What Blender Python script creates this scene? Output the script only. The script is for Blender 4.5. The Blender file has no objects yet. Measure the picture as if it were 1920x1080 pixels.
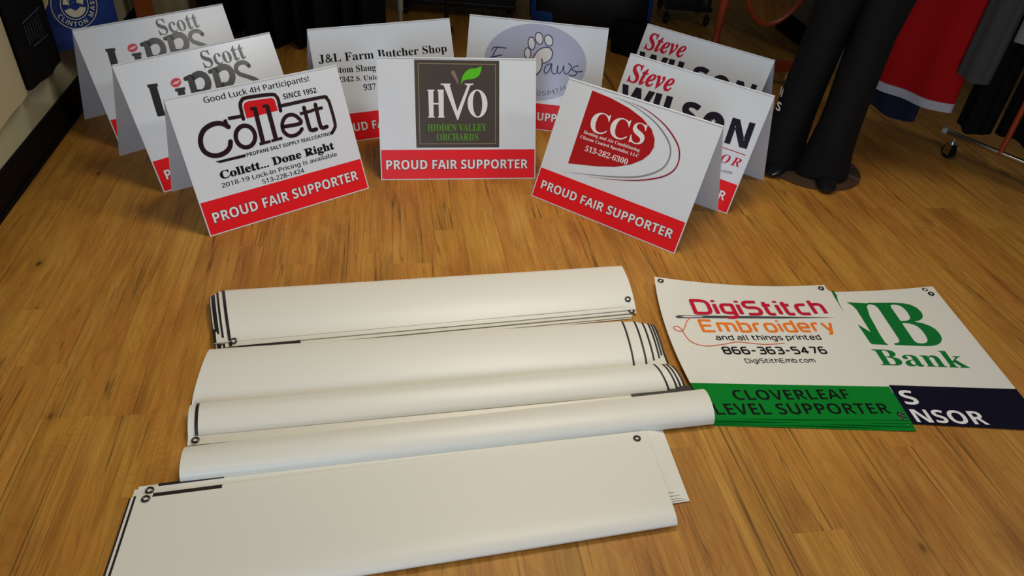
import bpy, bmesh, math, random
from mathutils import Vector, Matrix, noise
random.seed(7)
SC = bpy.context.scene
COL = bpy.context.collection
R = math.radians

# ---------------------------------------------------------------- camera, world, lights, exposure
cam_data = bpy.data.cameras.new('camera')
cam_data.sensor_width = 36.0
cam_data.lens = 1375.0 / 1920.0 * 36.0
cam_data.clip_start = 0.05
cam = bpy.data.objects.new('camera', cam_data)
COL.objects.link(cam)
_p, _r = R(36.83), R(4.4677)
_fw = Vector((0, math.cos(_p), -math.sin(_p))); _up = Vector((0, math.sin(_p), math.cos(_p))); _rt = Vector((1, 0, 0))
_rr = math.cos(_r) * _rt + math.sin(_r) * _up; _uu = -math.sin(_r) * _rt + math.cos(_r) * _up
_m = Matrix((_rr, _uu, -_fw)).transposed().to_4x4()
_m.translation = Vector((0, 0, 1.4112))
cam.matrix_world = _m
SC.camera = cam

world = bpy.data.worlds.new('world'); SC.world = world; world.use_nodes = True
bg = world.node_tree.nodes['Background']
bg.inputs[0].default_value = (0.75, 0.80, 1.0, 1); bg.inputs[1].default_value = 0.045

def area_light(name, loc, target, sx, sy, power, colour, spread=180):
    d = bpy.data.lights.new(name, 'AREA'); d.shape = 'RECTANGLE'; d.size = sx; d.size_y = sy
    d.energy = power; d.color = colour; d.spread = R(spread)
    o = bpy.data.objects.new(name, d); COL.objects.link(o); o.location = loc
    o.rotation_euler = (Vector(target) - Vector(loc)).to_track_quat('-Z', 'Y').to_euler()
    return o
area_light('ceiling_lamp', (0.25, 2.25, 2.6), (0.02, 1.75, 0), 1.2, 0.6, 15.5, (1.0, 0.89, 0.71), 112)
area_light('ceiling_lamp', (-0.5, -0.4, 2.8), (-0.5, 0.1, 0), 1.2, 0.6, 8.5, (1.0, 0.91, 0.76), 130)
area_light('ceiling_lamp', (3.55, 1.75, 2.8), (0.3, 2.0, 0), 0.6, 0.25, 7.5, (1.0, 0.96, 0.90), 90)
area_light('shop_window_daylight', (-0.55, -3.6, 1.55), (0.1, 2.2, 0.1), 1.6, 1.9, 42, (0.66, 0.81, 1.0), 120)

SC.view_settings.view_transform = 'Standard'
SC.view_settings.look = 'None'
SC.view_settings.gamma = 1.0
SC.view_settings.use_curve_mapping = False
SC.view_settings.exposure = 0.0

# ---------------------------------------------------------------- materials
def s2l(c):
    return tuple((x / 12.92 if x <= 0.04045 else ((x + 0.055) / 1.055) ** 2.4) for x in c)
_M = {}
def mat(name, rgb, rough=0.5, metal=0.0, coat=0.0, bump=0.0, bscale=200.0, vary=0.0, vscale=8.0, spec=0.5, trans=0.0):
    """procedural material; rgb is the sRGB surface colour 0-255"""
    if name in _M: return _M[name]
    m = bpy.data.materials.new(name); m.use_nodes = True; nt = m.node_tree
    b = nt.nodes['Principled BSDF']; c = s2l([v / 255 for v in rgb])
    b.inputs['Base Color'].default_value = (*c, 1); b.inputs['Roughness'].default_value = rough
    b.inputs['Metallic'].default_value = metal; b.inputs['Coat Weight'].default_value = coat
    b.inputs['Coat Roughness'].default_value = 0.15; b.inputs['Specular IOR Level'].default_value = spec
    b.inputs['Transmission Weight'].default_value = trans
    tc = nt.nodes.new('ShaderNodeTexCoord')
    if vary > 0:
        n = nt.nodes.new('ShaderNodeTexNoise'); n.inputs['Scale'].default_value = vscale; n.inputs['Detail'].default_value = 4
        nt.links.new(tc.outputs['Object'], n.inputs['Vector'])
        r = nt.nodes.new('ShaderNodeMapRange'); r.inputs[3].default_value = 1 - vary; r.inputs[4].default_value = 1 + vary
        nt.links.new(n.outputs['Fac'], r.inputs[0])
        x = nt.nodes.new('ShaderNodeVectorMath'); x.operation = 'SCALE'; x.inputs[0].default_value = c
        nt.links.new(r.outputs[0], x.inputs['Scale']); nt.links.new(x.outputs[0], b.inputs['Base Color'])
    if bump > 0:
        n = nt.nodes.new('ShaderNodeTexNoise'); n.inputs['Scale'].default_value = bscale; n.inputs['Detail'].default_value = 3
        nt.links.new(tc.outputs['Object'], n.inputs['Vector'])
        k = nt.nodes.new('ShaderNodeBump'); k.inputs['Strength'].default_value = bump; k.inputs['Distance'].default_value = 0.002
        nt.links.new(n.outputs['Fac'], k.inputs['Height']); nt.links.new(k.outputs[0], b.inputs['Normal'])
    _M[name] = m
    return m

def coroplast():
    """white fluted plastic: fine vertical ribs show in the gloss"""
    if 'coroplast' in _M: return _M['coroplast']
    m = mat('coroplast', (222, 228, 236), rough=0.24)
    return m
def wood_floor():
    m = bpy.data.materials.new('wood_plank_floor'); m.use_nodes = True; nt = m.node_tree; N = nt.nodes; L = nt.links
    b = N['Principled BSDF']
    def node(t, **k):
        n = N.new(t)
        for a, v in k.items(): setattr(n, a, v)
        return n
    def mth(op, a, b_=None, c=None):
        n = node('ShaderNodeMath', operation=op)
        for i, v in enumerate((a, b_, c)):
            if v is None: continue
            if isinstance(v, (int, float)): n.inputs[i].default_value = v
            else: L.new(v, n.inputs[i])
        return n.outputs[0]
    tc = node('ShaderNodeTexCoord'); mp = node('ShaderNodeMapping'); mp.inputs['Rotation'].default_value = (0, 0, R(-11.4))
    L.new(tc.outputs['Object'], mp.inputs['Vector'])
    sx = node('ShaderNodeSeparateXYZ'); L.new(mp.outputs[0], sx.inputs[0])
    X, Y = sx.outputs[0], sx.outputs[1]
    W, LEN = 0.125, 1.15
    col = mth('FLOOR', mth('DIVIDE', X, W))
    wn = node('ShaderNodeTexWhiteNoise', noise_dimensions='1D'); L.new(col, wn.inputs['W'])
    yo = mth('ADD', mth('DIVIDE', Y, LEN), mth('MULTIPLY', wn.outputs['Value'], 7.31))
    row = mth('FLOOR', yo)
    cid = node('ShaderNodeCombineXYZ'); L.new(col, cid.inputs[0]); L.new(row, cid.inputs[1])
    pid = node('ShaderNodeTexWhiteNoise', noise_dimensions='3D'); L.new(cid.outputs[0], pid.inputs['Vector'])
    fx = mth('FRACT', mth('DIVIDE', X, W)); fy = mth('FRACT', yo)
    # seams
    ex = mth('MINIMUM', fx, mth('SUBTRACT', 1.0, fx)); ey = mth('ADD', mth('MULTIPLY', mth('MINIMUM', fy, mth('SUBTRACT', 1.0, fy)), LEN / W), 0.009)
    seam = node('ShaderNodeMapRange'); L.new(mth('MINIMUM', ex, ey), seam.inputs[0]); seam.inputs[1].default_value = 0.0; seam.inputs[2].default_value = 0.014
    # grain coordinates: stretched along the planks, shifted plank by plank
    def grain(sx_, sy_, det, dist=0.0, shift=9.0, rough=0.6):
        v = node('ShaderNodeCombineXYZ')
        L.new(mth('MULTIPLY', X, sx_), v.inputs[0])
        L.new(mth('ADD', mth('MULTIPLY', Y, sy_), mth('MULTIPLY', pid.outputs['Value'], shift * 5)), v.inputs[1])
        L.new(mth('MULTIPLY', pid.outputs['Value'], shift), v.inputs[2])
        n = node('ShaderNodeTexNoise'); n.inputs['Scale'].default_value = 1.0; n.inputs['Detail'].default_value = det
        n.inputs['Roughness'].default_value = rough; n.inputs['Distortion'].default_value = dist
        L.new(v.outputs[0], n.inputs['Vector']); return n.outputs['Fac']
    g1 = grain(70, 3.0, 5, 0.6); g2 = grain(14, 1.6, 3, 1.0); g3 = grain(230, 9, 3, 0.3); g4 = grain(20, 0.30, 3, 0.35, 17.0, 0.5)
    g5 = grain(5.0, 2.2, 2, 0.2, 3.0)
    ramp = node('ShaderNodeValToRGB'); cr = ramp.color_ramp
    def lin(c): return (*s2l([v / 255 for v in c]), 1)
    cr.elements[0].position = 0.28; cr.elements[0].color = lin((138, 90, 44)); cr.elements[1].position = 0.74; cr.elements[1].color = lin((206, 158, 92))
    e = cr.elements.new(0.45); e.color = lin((174, 122, 60)); e = cr.elements.new(0.58); e.color = lin((190, 140, 72))
    mix = mth('ADD', mth('ADD', mth('MULTIPLY', g1, 0.42), mth('MULTIPLY', g2, 0.34)), mth('ADD', mth('MULTIPLY', g3, 0.20), mth('MULTIPLY', g5, 0.26)))
    mix = mth('ADD', mix, mth('MULTIPLY', mth('SUBTRACT', pid.outputs['Value'], 0.5), 0.045))
    mix = mth('SUBTRACT', mix, 0.11)
    L.new(mix, ramp.inputs[0])
    # growth rings that bend round knots
    wv = node('ShaderNodeTexWave', wave_type='BANDS', bands_direction='X'); wv.inputs['Scale'].default_value = 1.0
    wc = node('ShaderNodeCombineXYZ'); L.new(mth('ADD', mth('MULTIPLY', X, 26), mth('MULTIPLY', g5, 9)), wc.inputs[0]); L.new(mth('MULTIPLY', Y, 1.6), wc.inputs[1]); L.new(mth('MULTIPLY', pid.outputs['Value'], 20), wc.inputs[2])
    L.new(wc.outputs[0], wv.inputs['Vector']); wv.inputs['Distortion'].default_value = 7.0; wv.inputs['Detail'].default_value = 2.0; wv.inputs['Detail Scale'].default_value = 0.9
    ring = node('ShaderNodeMapRange'); L.new(wv.outputs['Fac'], ring.inputs[0]); ring.inputs[1].default_value = 0.0; ring.inputs[2].default_value = 0.35; ring.inputs[3].default_value = 0.90; ring.inputs[4].default_value = 1.0
    # dark cracks: thin ridges of a long noise, only in places
    crk = node('ShaderNodeMapRange'); L.new(mth('ABSOLUTE', mth('SUBTRACT', g4, 0.5)), crk.inputs[0]); crk.inputs[1].default_value = 0.0; crk.inputs[2].default_value = 0.012; crk.inputs[3].default_value = 1.0; crk.inputs[4].default_value = 0.0
    gate = node('ShaderNodeMapRange'); L.new(grain(9, 1.1, 3, 0.0, 23.0), gate.inputs[0]); gate.inputs[1].default_value = 0.45; gate.inputs[2].default_value = 0.53
    crack = mth('MULTIPLY', crk.outputs[0], gate.outputs[0])
    g6 = grain(46, 0.8, 3, 0.5, 31.0, 0.5)
    crk2 = node('ShaderNodeMapRange'); L.new(mth('ABSOLUTE', mth('SUBTRACT', g6, 0.46)), crk2.inputs[0]); crk2.inputs[1].default_value = 0.0; crk2.inputs[2].default_value = 0.016; crk2.inputs[3].default_value = 1.0; crk2.inputs[4].default_value = 0.0
    gate2 = node('ShaderNodeMapRange'); L.new(grain(11, 2.6, 3, 0.0, 41.0), gate2.inputs[0]); gate2.inputs[1].default_value = 0.54; gate2.inputs[2].default_value = 0.62
    crack = mth('MAXIMUM', crack, mth('MULTIPLY', crk2.outputs[0], gate2.outputs[0]))
    patch = node('ShaderNodeMapRange'); L.new(grain(7, 1.5, 4, 0.6, 51.0), patch.inputs[0]); patch.inputs[1].default_value = 0.50; patch.inputs[2].default_value = 0.72; patch.inputs[3].default_value = 1.0; patch.inputs[4].default_value = 0.70
    # knots
    vo = node('ShaderNodeTexVoronoi'); vc = node('ShaderNodeCombineXYZ'); L.new(mth('MULTIPLY', X, 8.5), vc.inputs[0]); L.new(mth('MULTIPLY', Y, 4.2), vc.inputs[1])
    vo.inputs['Scale'].default_value = 1.0; L.new(vc.outputs[0], vo.inputs['Vector'])
    kn = node('ShaderNodeMapRange'); L.new(vo.outputs['Distance'], kn.inputs[0]); kn.inputs[1].default_value = 0.03; kn.inputs[2].default_value = 0.085; kn.inputs[3].default_value = 1.0; kn.inputs[4].default_value = 0.0
    ksep = node('ShaderNodeSeparateColor'); L.new(vo.outputs['Color'], ksep.inputs[0])
    kgate = mth('GREATER_THAN', ksep.outputs[0], 0.45)
    knot = mth('MULTIPLY', kn.outputs[0], kgate)
    halo = node('ShaderNodeMapRange'); L.new(vo.outputs['Distance'], halo.inputs[0]); halo.inputs[1].default_value = 0.05; halo.inputs[2].default_value = 0.26; halo.inputs[3].default_value = 0.80; halo.inputs[4].default_value = 1.0
    f = mth('MULTIPLY', ring.outputs[0], mth('SUBTRACT', 1.0, mth('MULTIPLY', crack, 0.66)))
    f = mth('MULTIPLY', f, mth('SUBTRACT', 1.0, mth('MULTIPLY', knot, 0.72)))
    f = mth('MULTIPLY', f, patch.outputs[0])
    f = mth('MULTIPLY', f, mth('MAXIMUM', halo.outputs[0], mth('SUBTRACT', 1.0, kgate)))
    f = mth('MULTIPLY', f, mth('SUBTRACT', 1.0, mth('MULTIPLY', mth('SUBTRACT', 1.0, seam.outputs[0]), mth('ADD', 0.10, mth('MULTIPLY', mth('MULTIPLY', wn.outputs['Value'], wn.outputs['Value']), 0.62)))))
    sc = node('ShaderNodeVectorMath', operation='SCALE'); L.new(ramp.outputs[0], sc.inputs[0]); L.new(f, sc.inputs['Scale'])
    hs = node('ShaderNodeHueSaturation'); hs.inputs['Saturation'].default_value = 1.05; L.new(sc.outputs[0], hs.inputs['Color'])
    L.new(mth('ADD', 0.486, mth('MULTIPLY', g5, 0.026)), hs.inputs['Hue'])
    L.new(hs.outputs[0], b.inputs['Base Color'])
    b.inputs['Roughness'].default_value = 0.5; b.inputs['Specular IOR Level'].default_value = 0.3
    bp = node('ShaderNodeBump'); bp.inputs['Strength'].default_value = 0.25; bp.inputs['Distance'].default_value = 0.001
    L.new(f, bp.inputs['Height']); L.new(bp.outputs[0], b.inputs['Normal'])
    return m

PRINT = dict(white=(236, 234, 236), black=(22, 20, 22), brown=(78, 70, 64), tan=(150, 138, 108), green=(88, 152, 40), leaf=(92, 196, 40), taupe=(138, 122, 108),
    dkred=(46, 24, 28), red=(216, 28, 34), maroon=(176, 22, 30), grey=(140, 138, 142), plum=(150, 22, 48), lips=(214, 50, 66), paper=(224, 222, 224), lav=(176, 180, 206),
    navy=(40, 38, 92), dkgrey=(64, 62, 74), crimson=(196, 30, 58), navyblk=(30, 26, 44), gunmetal=(72, 74, 78), orange=(240, 124, 40), orange2=(222, 92, 48),
    bgreen=(10, 128, 42), dgreen=(18, 116, 50), dnavy=(16, 15, 34), cream=(214, 206, 180), gold=(196, 172, 130), slate=(84, 96, 116))
def pm(k): return mat('print_' + k, PRINT[k], rough=0.24, spec=0.38)

# ---------------------------------------------------------------- object helpers
def link(name, me, mats, parent=None, smooth=True, kind=None):
    o = bpy.data.objects.new(name, me); COL.objects.link(o)
    for m in (mats if isinstance(mats, (list, tuple)) else [mats]): me.materials.append(m)
    if smooth:
        for p in me.polygons: p.use_smooth = True
        try: me.set_sharp_from_angle(angle=R(38))
        except Exception: pass
    if parent is not None: o.parent = parent
    if kind: o['kind'] = kind
    return o
def bm_obj(name, bm, mats, parent=None, smooth=True, kind=None):
    bmesh.ops.recalc_face_normals(bm, faces=bm.faces[:])
    me = bpy.data.meshes.new(name); bm.to_mesh(me); bm.free()
    return link(name, me, mats, parent, smooth, kind)
def raw_obj(name, verts, faces, mats, parent=None, smooth=True, mi=None, kind=None):
    me = bpy.data.meshes.new(name); me.from_pydata([tuple(v) for v in verts], [], faces); me.update()
    o = link(name, me, mats, parent, smooth, kind)
    if mi: me.polygons.foreach_set('material_index', mi)
    return o
def thing(name, label, cat, loc=(0, 0, 0), rz=0.0, group=None):
    o = bpy.data.objects.new(name, None); COL.objects.link(o); o.empty_display_size = 0.05
    o.location = loc; o.rotation_euler = (0, 0, rz); o['label'] = label; o['category'] = cat
    if group: o['group'] = group
    return o
def tag(o, label, cat, group=None):
    o['label'] = label; o['category'] = cat
    if group: o['group'] = group
    return o
def box(bm, c, s, rot=None, bevel=0.0):
    r = bmesh.ops.create_cube(bm, size=1.0); vs = r['verts']
    m = Matrix.Translation(c) @ (rot.to_4x4() if rot else Matrix.Identity(4)) @ Matrix.Diagonal((*s, 1))
    bmesh.ops.transform(bm, matrix=m, verts=vs)
    if bevel > 0:
        es = list({e for v in vs for e in v.link_edges}); bmesh.ops.bevel(bm, geom=es, offset=bevel, segments=2, affect='EDGES', profile=0.5)
def tube(bm, pts, rad, seg=12, cap=True, closed=False):
    pts = [Vector(p) for p in pts]; n = len(pts); rads = rad if isinstance(rad, (list, tuple)) else [rad] * n
    rings = []; prev = None
    for i, p in enumerate(pts):
        a = pts[(i - 1) % n] if (closed or i > 0) else p; b = pts[(i + 1) % n] if (closed or i < n - 1) else p
        d = (b - a).normalized()
        if prev is None:
            up = Vector((0, 0, 1)) if abs(d.z) < 0.9 else Vector((1, 0, 0)); u = d.cross(up).normalized()
        else: u = (prev - d * prev.dot(d)).normalized()
        prev = u; w = d.cross(u)
        rings.append([bm.verts.new(p + rads[i] * (math.cos(t) * u + math.sin(t) * w)) for t in [2 * math.pi * k / seg for k in range(seg)]])
    m = n if closed else n - 1
    for i in range(m):
        A, B = rings[i], rings[(i + 1) % n]
        for k in range(seg): bm.faces.new((A[k], A[(k + 1) % seg], B[(k + 1) % seg], B[k]))
    if cap and not closed: bm.faces.new(rings[0][::-1]); bm.faces.new(rings[-1])
def lathe(bm, prof, p0, axis, seg=20):
    """prof = [(distance along axis, radius)]"""
    p0 = Vector(p0); axis = Vector(axis).normalized()
    u = axis.cross(Vector((0, 0, 1)) if abs(axis.z) < 0.9 else Vector((1, 0, 0))).normalized(); w = axis.cross(u); rings = []
    for d, r in prof:
        rings.append([bm.verts.new(p0 + axis * d + max(r, 1e-4) * (math.cos(t) * u + math.sin(t) * w)) for t in [2 * math.pi * k / seg for k in range(seg)]])
    for A, B in zip(rings, rings[1:]):
        for k in range(seg): bm.faces.new((A[k], A[(k + 1) % seg], B[(k + 1) % seg], B[k]))
    bm.faces.new(rings[0][::-1]); bm.faces.new(rings[-1])
def loft(bm, loops, cap=True):
    rings = [[bm.verts.new(p) for p in lp] for lp in loops]; n = len(rings[0])
    for A, B in zip(rings, rings[1:]):
        for k in range(n): bm.faces.new((A[k], A[(k + 1) % n], B[(k + 1) % n], B[k]))
    if cap: bm.faces.new(rings[0][::-1]); bm.faces.new(rings[-1])

# ---------------------------------------------------------------- printed artwork (text, polygons, strokes) laid on a surface
def uni(s, style):
    lo, up, dg = {'serif': (0x1D41A, 0x1D400, 0x1D7CE), 'ital': (0x1D482, 0x1D468, 0x1D7CE), 'sans': (0x1D5EE, 0x1D5D4, 0x1D7EC), 'srg': (0x1D5BA, 0x1D5A0, 0x1D7E2)}[style]
    o = ''
    for ch in s:
        if ch == 'I' and style in ('sans', 'srg'): o += chr(lo + 11); continue     # a plain upright without serifs
        if 'A' <= ch <= 'Z': o += chr(up + ord(ch) - 65)
        elif 'a' <= ch <= 'z': o += chr(lo + ord(ch) - 97)
        elif '0' <= ch <= '9': o += chr(dg + ord(ch) - 48)
        else: o += ch
    return o
_TC = {}
def text_geo(s, style, offset=0.0, space=1.0):
    key = (s, style, round(offset, 4), space)
    if key in _TC: return _TC[key]
    c = bpy.data.curves.new('text', 'FONT'); c.body = s if style == 'reg' else uni(s, style)
    c.size = 1.0; c.offset = offset; c.space_character = space; c.resolution_u = 4
    o = bpy.data.objects.new('text', c); COL.objects.link(o)
    dg = bpy.context.evaluated_depsgraph_get(); me = bpy.data.meshes.new_from_object(o.evaluated_get(dg))
    vs = [(v.co.x, v.co.y) for v in me.vertices]; fs = [tuple(p.vertices) for p in me.polygons]
    bpy.data.objects.remove(o); bpy.data.curves.remove(c); bpy.data.meshes.remove(me)
    if 'I' in s and s.upper() == s and style in ('sans', 'srg'):
        ch_ = cap_h(style) + offset; vs = [(x, ch_ if y > ch_ * 1.03 else y) for x, y in vs]
    _TC[key] = (vs, fs); return _TC[key]
def cap_h(style):
    vs, _ = text_geo('H', style); return max(v[1] for v in vs)
def smooth_path(pts, closed=False, n=6):
    out = []; m = len(pts)
    g = lambda i: pts[i % m] if closed else pts[max(0, min(m - 1, i))]
    for i in range(m if closed else m - 1):
        p0, p1, p2, p3 = g(i - 1), g(i), g(i + 1), g(i + 2)
        for k in range(n):
            t = k / n
            out.append(tuple(0.5 * (2 * b + (c - a) * t + (2 * a - 5 * b + 4 * c - d) * t * t + (3 * b - a - 3 * c + d) * t ** 3) for a, b, c, d in zip(p0, p1, p2, p3)))
    if not closed: out.append(tuple(pts[-1]))
    return out
# a wide rounded stroke alphabet (cap height 1): each stroke is a list of corners (x, y, corner radius); C = closed
TECH = {
 'D': (.80, [('C', (0, 0, .03), (0, 1, .03), (.8, 1, .34), (.8, 0, .34))]), 'E': (.70, [(0, (.7, 1), (0, 1, .03), (0, 0, .03), (.7, 0)), (0, (0, .52), (.6, .52))]),
 'S': (.72, [(0, (.70, 1), (0, 1, .25), (0, .53, .22), (.72, .53, .25), (.72, 0, .25), (.02, 0))]),
 'a': (.56, [(0, (.08, .74), (.56, .74, .2), (.56, 0)), (0, (.56, 0), (0, 0, .18), (0, .42, .18), (.56, .42))]),
 'b': (.58, [(0, (0, 1.04), (0, 0, .03), (.58, 0, .22), (.58, .74, .22), (0, .74))]), 'c': (.54, [(0, (.54, .74), (0, .74, .24), (0, 0, .24), (.54, 0))]),
 'd': (.58, [(0, (.58, 1.04), (.58, 0, .03), (0, 0, .22), (0, .74, .22), (.58, .74))]), 'e': (.58, [(0, (.56, 0), (0, 0, .24), (0, .74, .24), (.58, .74, .24), (.58, .36, .03), (0, .36))]),
 'g': (.58, [(0, (.58, .08), (0, .08, .22), (0, .74, .22), (.58, .74, .03), (.58, -.27, .22), (.05, -.27))]), 'h': (.56, [(0, (0, 1.04), (0, 0)), (0, (0, .74), (.56, .74, .24), (.56, 0))]),
 'i': (.0, [(0, (0, 0), (0, .76)), (0, (0, .94), (0, 1.08))]), 'l': (.12, [(0, (0, 1.04), (0, 0, .1), (.14, 0))]),
 'm': (.96, [(0, (0, 0), (0, .74, .05), (.48, .74, .2), (.48, 0)), (0, (.40, .74), (.96, .74, .24), (.96, 0))]), 'n': (.56, [(0, (0, 0), (0, .74, .05), (.56, .74, .24), (.56, 0))]),
 'o': (.60, [('C', (0, 0, .24), (0, .74, .24), (.6, .74, .24), (.6, 0, .24))]), 'p': (.58, [(0, (0, -.3), (0, .74, .03), (.58, .74, .22), (.58, 0, .22), (0, 0))]),
 'r': (.36, [(0, (0, 0), (0, .74, .2), (.38, .74))]), 's': (.52, [(0, (.5, .74), (0, .74, .18), (0, .38, .16), (.52, .38, .18), (.52, 0, .18), (0, 0))]),
 't': (.38, [(0, (.06, 1.0), (.06, 0, .22), (.40, 0)), (0, (-.08, .74), (.36, .74))]), 'y': (.58, [(0, (0, .76), (.27, 0)), (0, (.58, .76), (.24, -.26, .1), (.06, -.26))]),
 '8': (.70, [('C', (0, .52, .16), (0, 1, .2), (.7, 1, .2), (.7, .52, .16)), ('C', (0, 0, .22), (0, .52, .18), (.7, .52, .18), (.7, 0, .22))]),
 '6': (.70, [(0, (.64, 1), (0, 1, .3), (0, 0, .24), (.7, 0, .24), (.7, .57, .22), (0, .57))]), '3': (.70, [(0, (.02, 1), (.68, 1, .22), (.68, .53, .1), (.2, .53)), (0, (.2, .53), (.72, .53, .12), (.72, 0, .24), (0, 0))]),
 '5': (.70, [(0, (.68, 1), (.02, 1, .03), (.02, .58, .03), (.7, .58, .24), (.7, 0, .24), (0, 0))]), '4': (.78, [(0, (.54, 0), (.54, 1, .03), (0, .28, .03), (.78, .28))]),
 '7': (.68, [(0, (0, 1), (.68, 1, .05), (.28, 0))]), '-': (.46, [(0, (0, .45), (.46, .45))]), '.': (0, [(0, (0, -.02), (0, .1))])}
def corner_path(pts, closed):
    out = []; n = len(pts)
    for i, p in enumerate(pts):
        v = Vector(p[:2]); r = p[2] if len(p) > 2 else 0
        if (not closed and i in (0, n - 1)) or r == 0: out.append(tuple(v)); continue
        a = Vector(pts[i - 1][:2]); b = Vector(pts[(i + 1) % n][:2]); r = min(r, (a - v).length * .5, (b - v).length * .5); s = v + (a - v).normalized() * r; e = v + (b - v).normalized() * r
        for k in range(7):
            t = k / 6; out.append(tuple((1 - t) ** 2 * s + 2 * t * (1 - t) * v + t * t * e))
    return out
class Art:
    """collects printed shapes in metres on a surface P(u, v, height)"""
    def __init__(self, P, step=0.00035, dv=0.0, du=0.0): self.P = P; self.step = step; self.parts = {}; self.du = du; self.dv = dv; self.line = 0; self.joined = False; self.n = 0
    def add(self, role, vs, fs, col, z):
        V, F, M, mats = self.parts.setdefault((role, self.line if role == 'lettering' else 0), ([], [], [], []))
        if col not in mats: mats.append(col)
        self.n += 1; b = len(V); V.extend(self.P(u + self.du, v + self.dv, 0.0004 + self.step * z + 0.00002 * (self.n % 12)) for u, v in vs)
        F.extend(tuple(b + i for i in f) for f in fs); M.extend([mats.index(col)] * len(fs))
    def tech(self, s, col, L, Rr, T, z, sw):
        ex = Rr - L; n = Vector((-ex.y, ex.x)).normalized(); h = abs((T - L).dot(n)) * (1 - sw * .5); x = sw / 2; pos = []
        for ch in s:
            if ch == ' ': x += .34; continue
            pos.append((x, ch)); x += TECH[ch][0] + .26 + sw * .35
        W = x - .26 - sw * .35 + sw / 2
        for x0, ch in pos:
            for st in TECH[ch][1]:
                cl = st[0] == 'C'; pts = corner_path(st[1:], cl); pp = [tuple(L + ex * ((x0 + px) / W) + n * (h * (py + sw * .5) )) for px, py in pts]
                self.stroke(col, sw * h * 1.08, pp, z, closed=cl, sharp=2, role='lettering')
    def text(self, s, style, col, L, Rr, T, z=1, outline=0, bold=0.0, thin=0, space=1.0, sw=.17):
        L, Rr, T = Vector(L), Vector(Rr), Vector(T)
        if not self.joined and len(s) > 1: self.line += 1
        if style == 'tech': return self.tech(s, col, L, Rr, T, z, sw)
        ex = Rr - L; n = Vector((-ex.y, ex.x)).normalized(); h = abs((T - L).dot(n))
        off = bold - (0.012 if thin else 0.0)
        base, _ = text_geo(s, style, 0.0, space); x0 = min(v[0] for v in base); x1 = max(v[0] for v in base); ch = cap_h(style)
        f = lambda vs: [tuple(L + ex * ((x - x0) / (x1 - x0)) + n * (y / ch * h)) for x, y in vs]
        if outline:
            vs, fs = text_geo(s, style, off + 0.028, space); self.add('lettering', f(vs), fs, 'dkgrey', z - 0.5)
        if style == 'srg' and bold:      # a touch heavier: the same letters twice, a hair apart
            vs, fs = text_geo(s, style, 0.0, space)
            for q, dz in ((-1, 0), (1, .2)): self.add('lettering', f([(x + q * bold, y) for x, y in vs]), fs, col, z + dz)
            return
        vs, fs = text_geo(s, style, off, space); self.add('lettering', f(vs), fs, col, z)
    def poly(self, col, pts, z=1, role='logo'):
        bm = bmesh.new(); vs = [bm.verts.new((p[0], p[1], 0)) for p in pts]; fc = bm.faces.new(vs)
        r = bmesh.ops.triangulate(bm, faces=[fc]); bm.verts.index_update()
        self.add(role, [(v.co.x, v.co.y) for v in bm.verts], [tuple(v.index for v in f.verts) for f in bm.faces], col, z); bm.free()
    def ring(self, col, o, i, z=1):
        n = len(o); self.add('logo', list(o) + list(i), [(k, (k + 1) % n, n + (k + 1) % n, n + k) for k in range(n)], col, z)
    def stroke(self, col, w, pts, z=1, closed=0, sharp=0, taper=0, role='logo'):
        if not sharp and len(pts) > 2: pts = smooth_path(pts, closed)
        pts = [Vector(p) for p in pts]; n = len(pts); L, Rr = [], []
        for i, p in enumerate(pts):
            a = pts[i - 1] if (closed or i > 0) else p; b = pts[(i + 1) % n] if (closed or i < n - 1) else p
            if sharp == 1 and closed:
                d1 = (p - a).normalized(); d2 = (b - p).normalized(); d = (d1 + d2).normalized(); k = 1 / max(0.4, d.dot(d1))
            else: d = (b - a).normalized(); k = 1
            nn = Vector((-d.y, d.x)) * (w / 2 * k)
            if taper: nn *= max(0.12, min(1.0, 4.0 * min(i, n - 1 - i) / n))
            L.append(tuple(p + nn)); Rr.append(tuple(p - nn))
        fs = [(i, (i + 1) % n, n + (i + 1) % n, n + i) for i in range(n if closed else n - 1)]
        vs = L + Rr
        if not closed and not sharp and not taper:   # round ends
            for q, p in ((0, pts[0]), (1, pts[-1])):
                b = len(vs); vs += [(p.x + w / 2 * math.cos(t * math.pi / 6), p.y + w / 2 * math.sin(t * math.pi / 6)) for t in range(12)]; fs.append(tuple(range(b, b + 12)))
        self.add(role, vs, fs, col, z)
    def items(self, lst):
        for it in lst:
            k = it[-1]
            if it[0] == 'T': self.text(it[1], it[2], it[3], it[4], it[5], it[6], **k)
            elif it[0] == 'P': self.poly(it[1], it[2], **k)
            elif it[0] == 'R': self.ring(it[1], it[2], it[3], **k)
            elif it[0] == 'S': self.stroke(it[1], it[2], it[3], **k)
    def build(self, parent):
        for (role, _), (V, F, M, mats) in self.parts.items():
            raw_obj(role, V, F, [pm(c) for c in mats], parent, smooth=False, mi=M)

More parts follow.
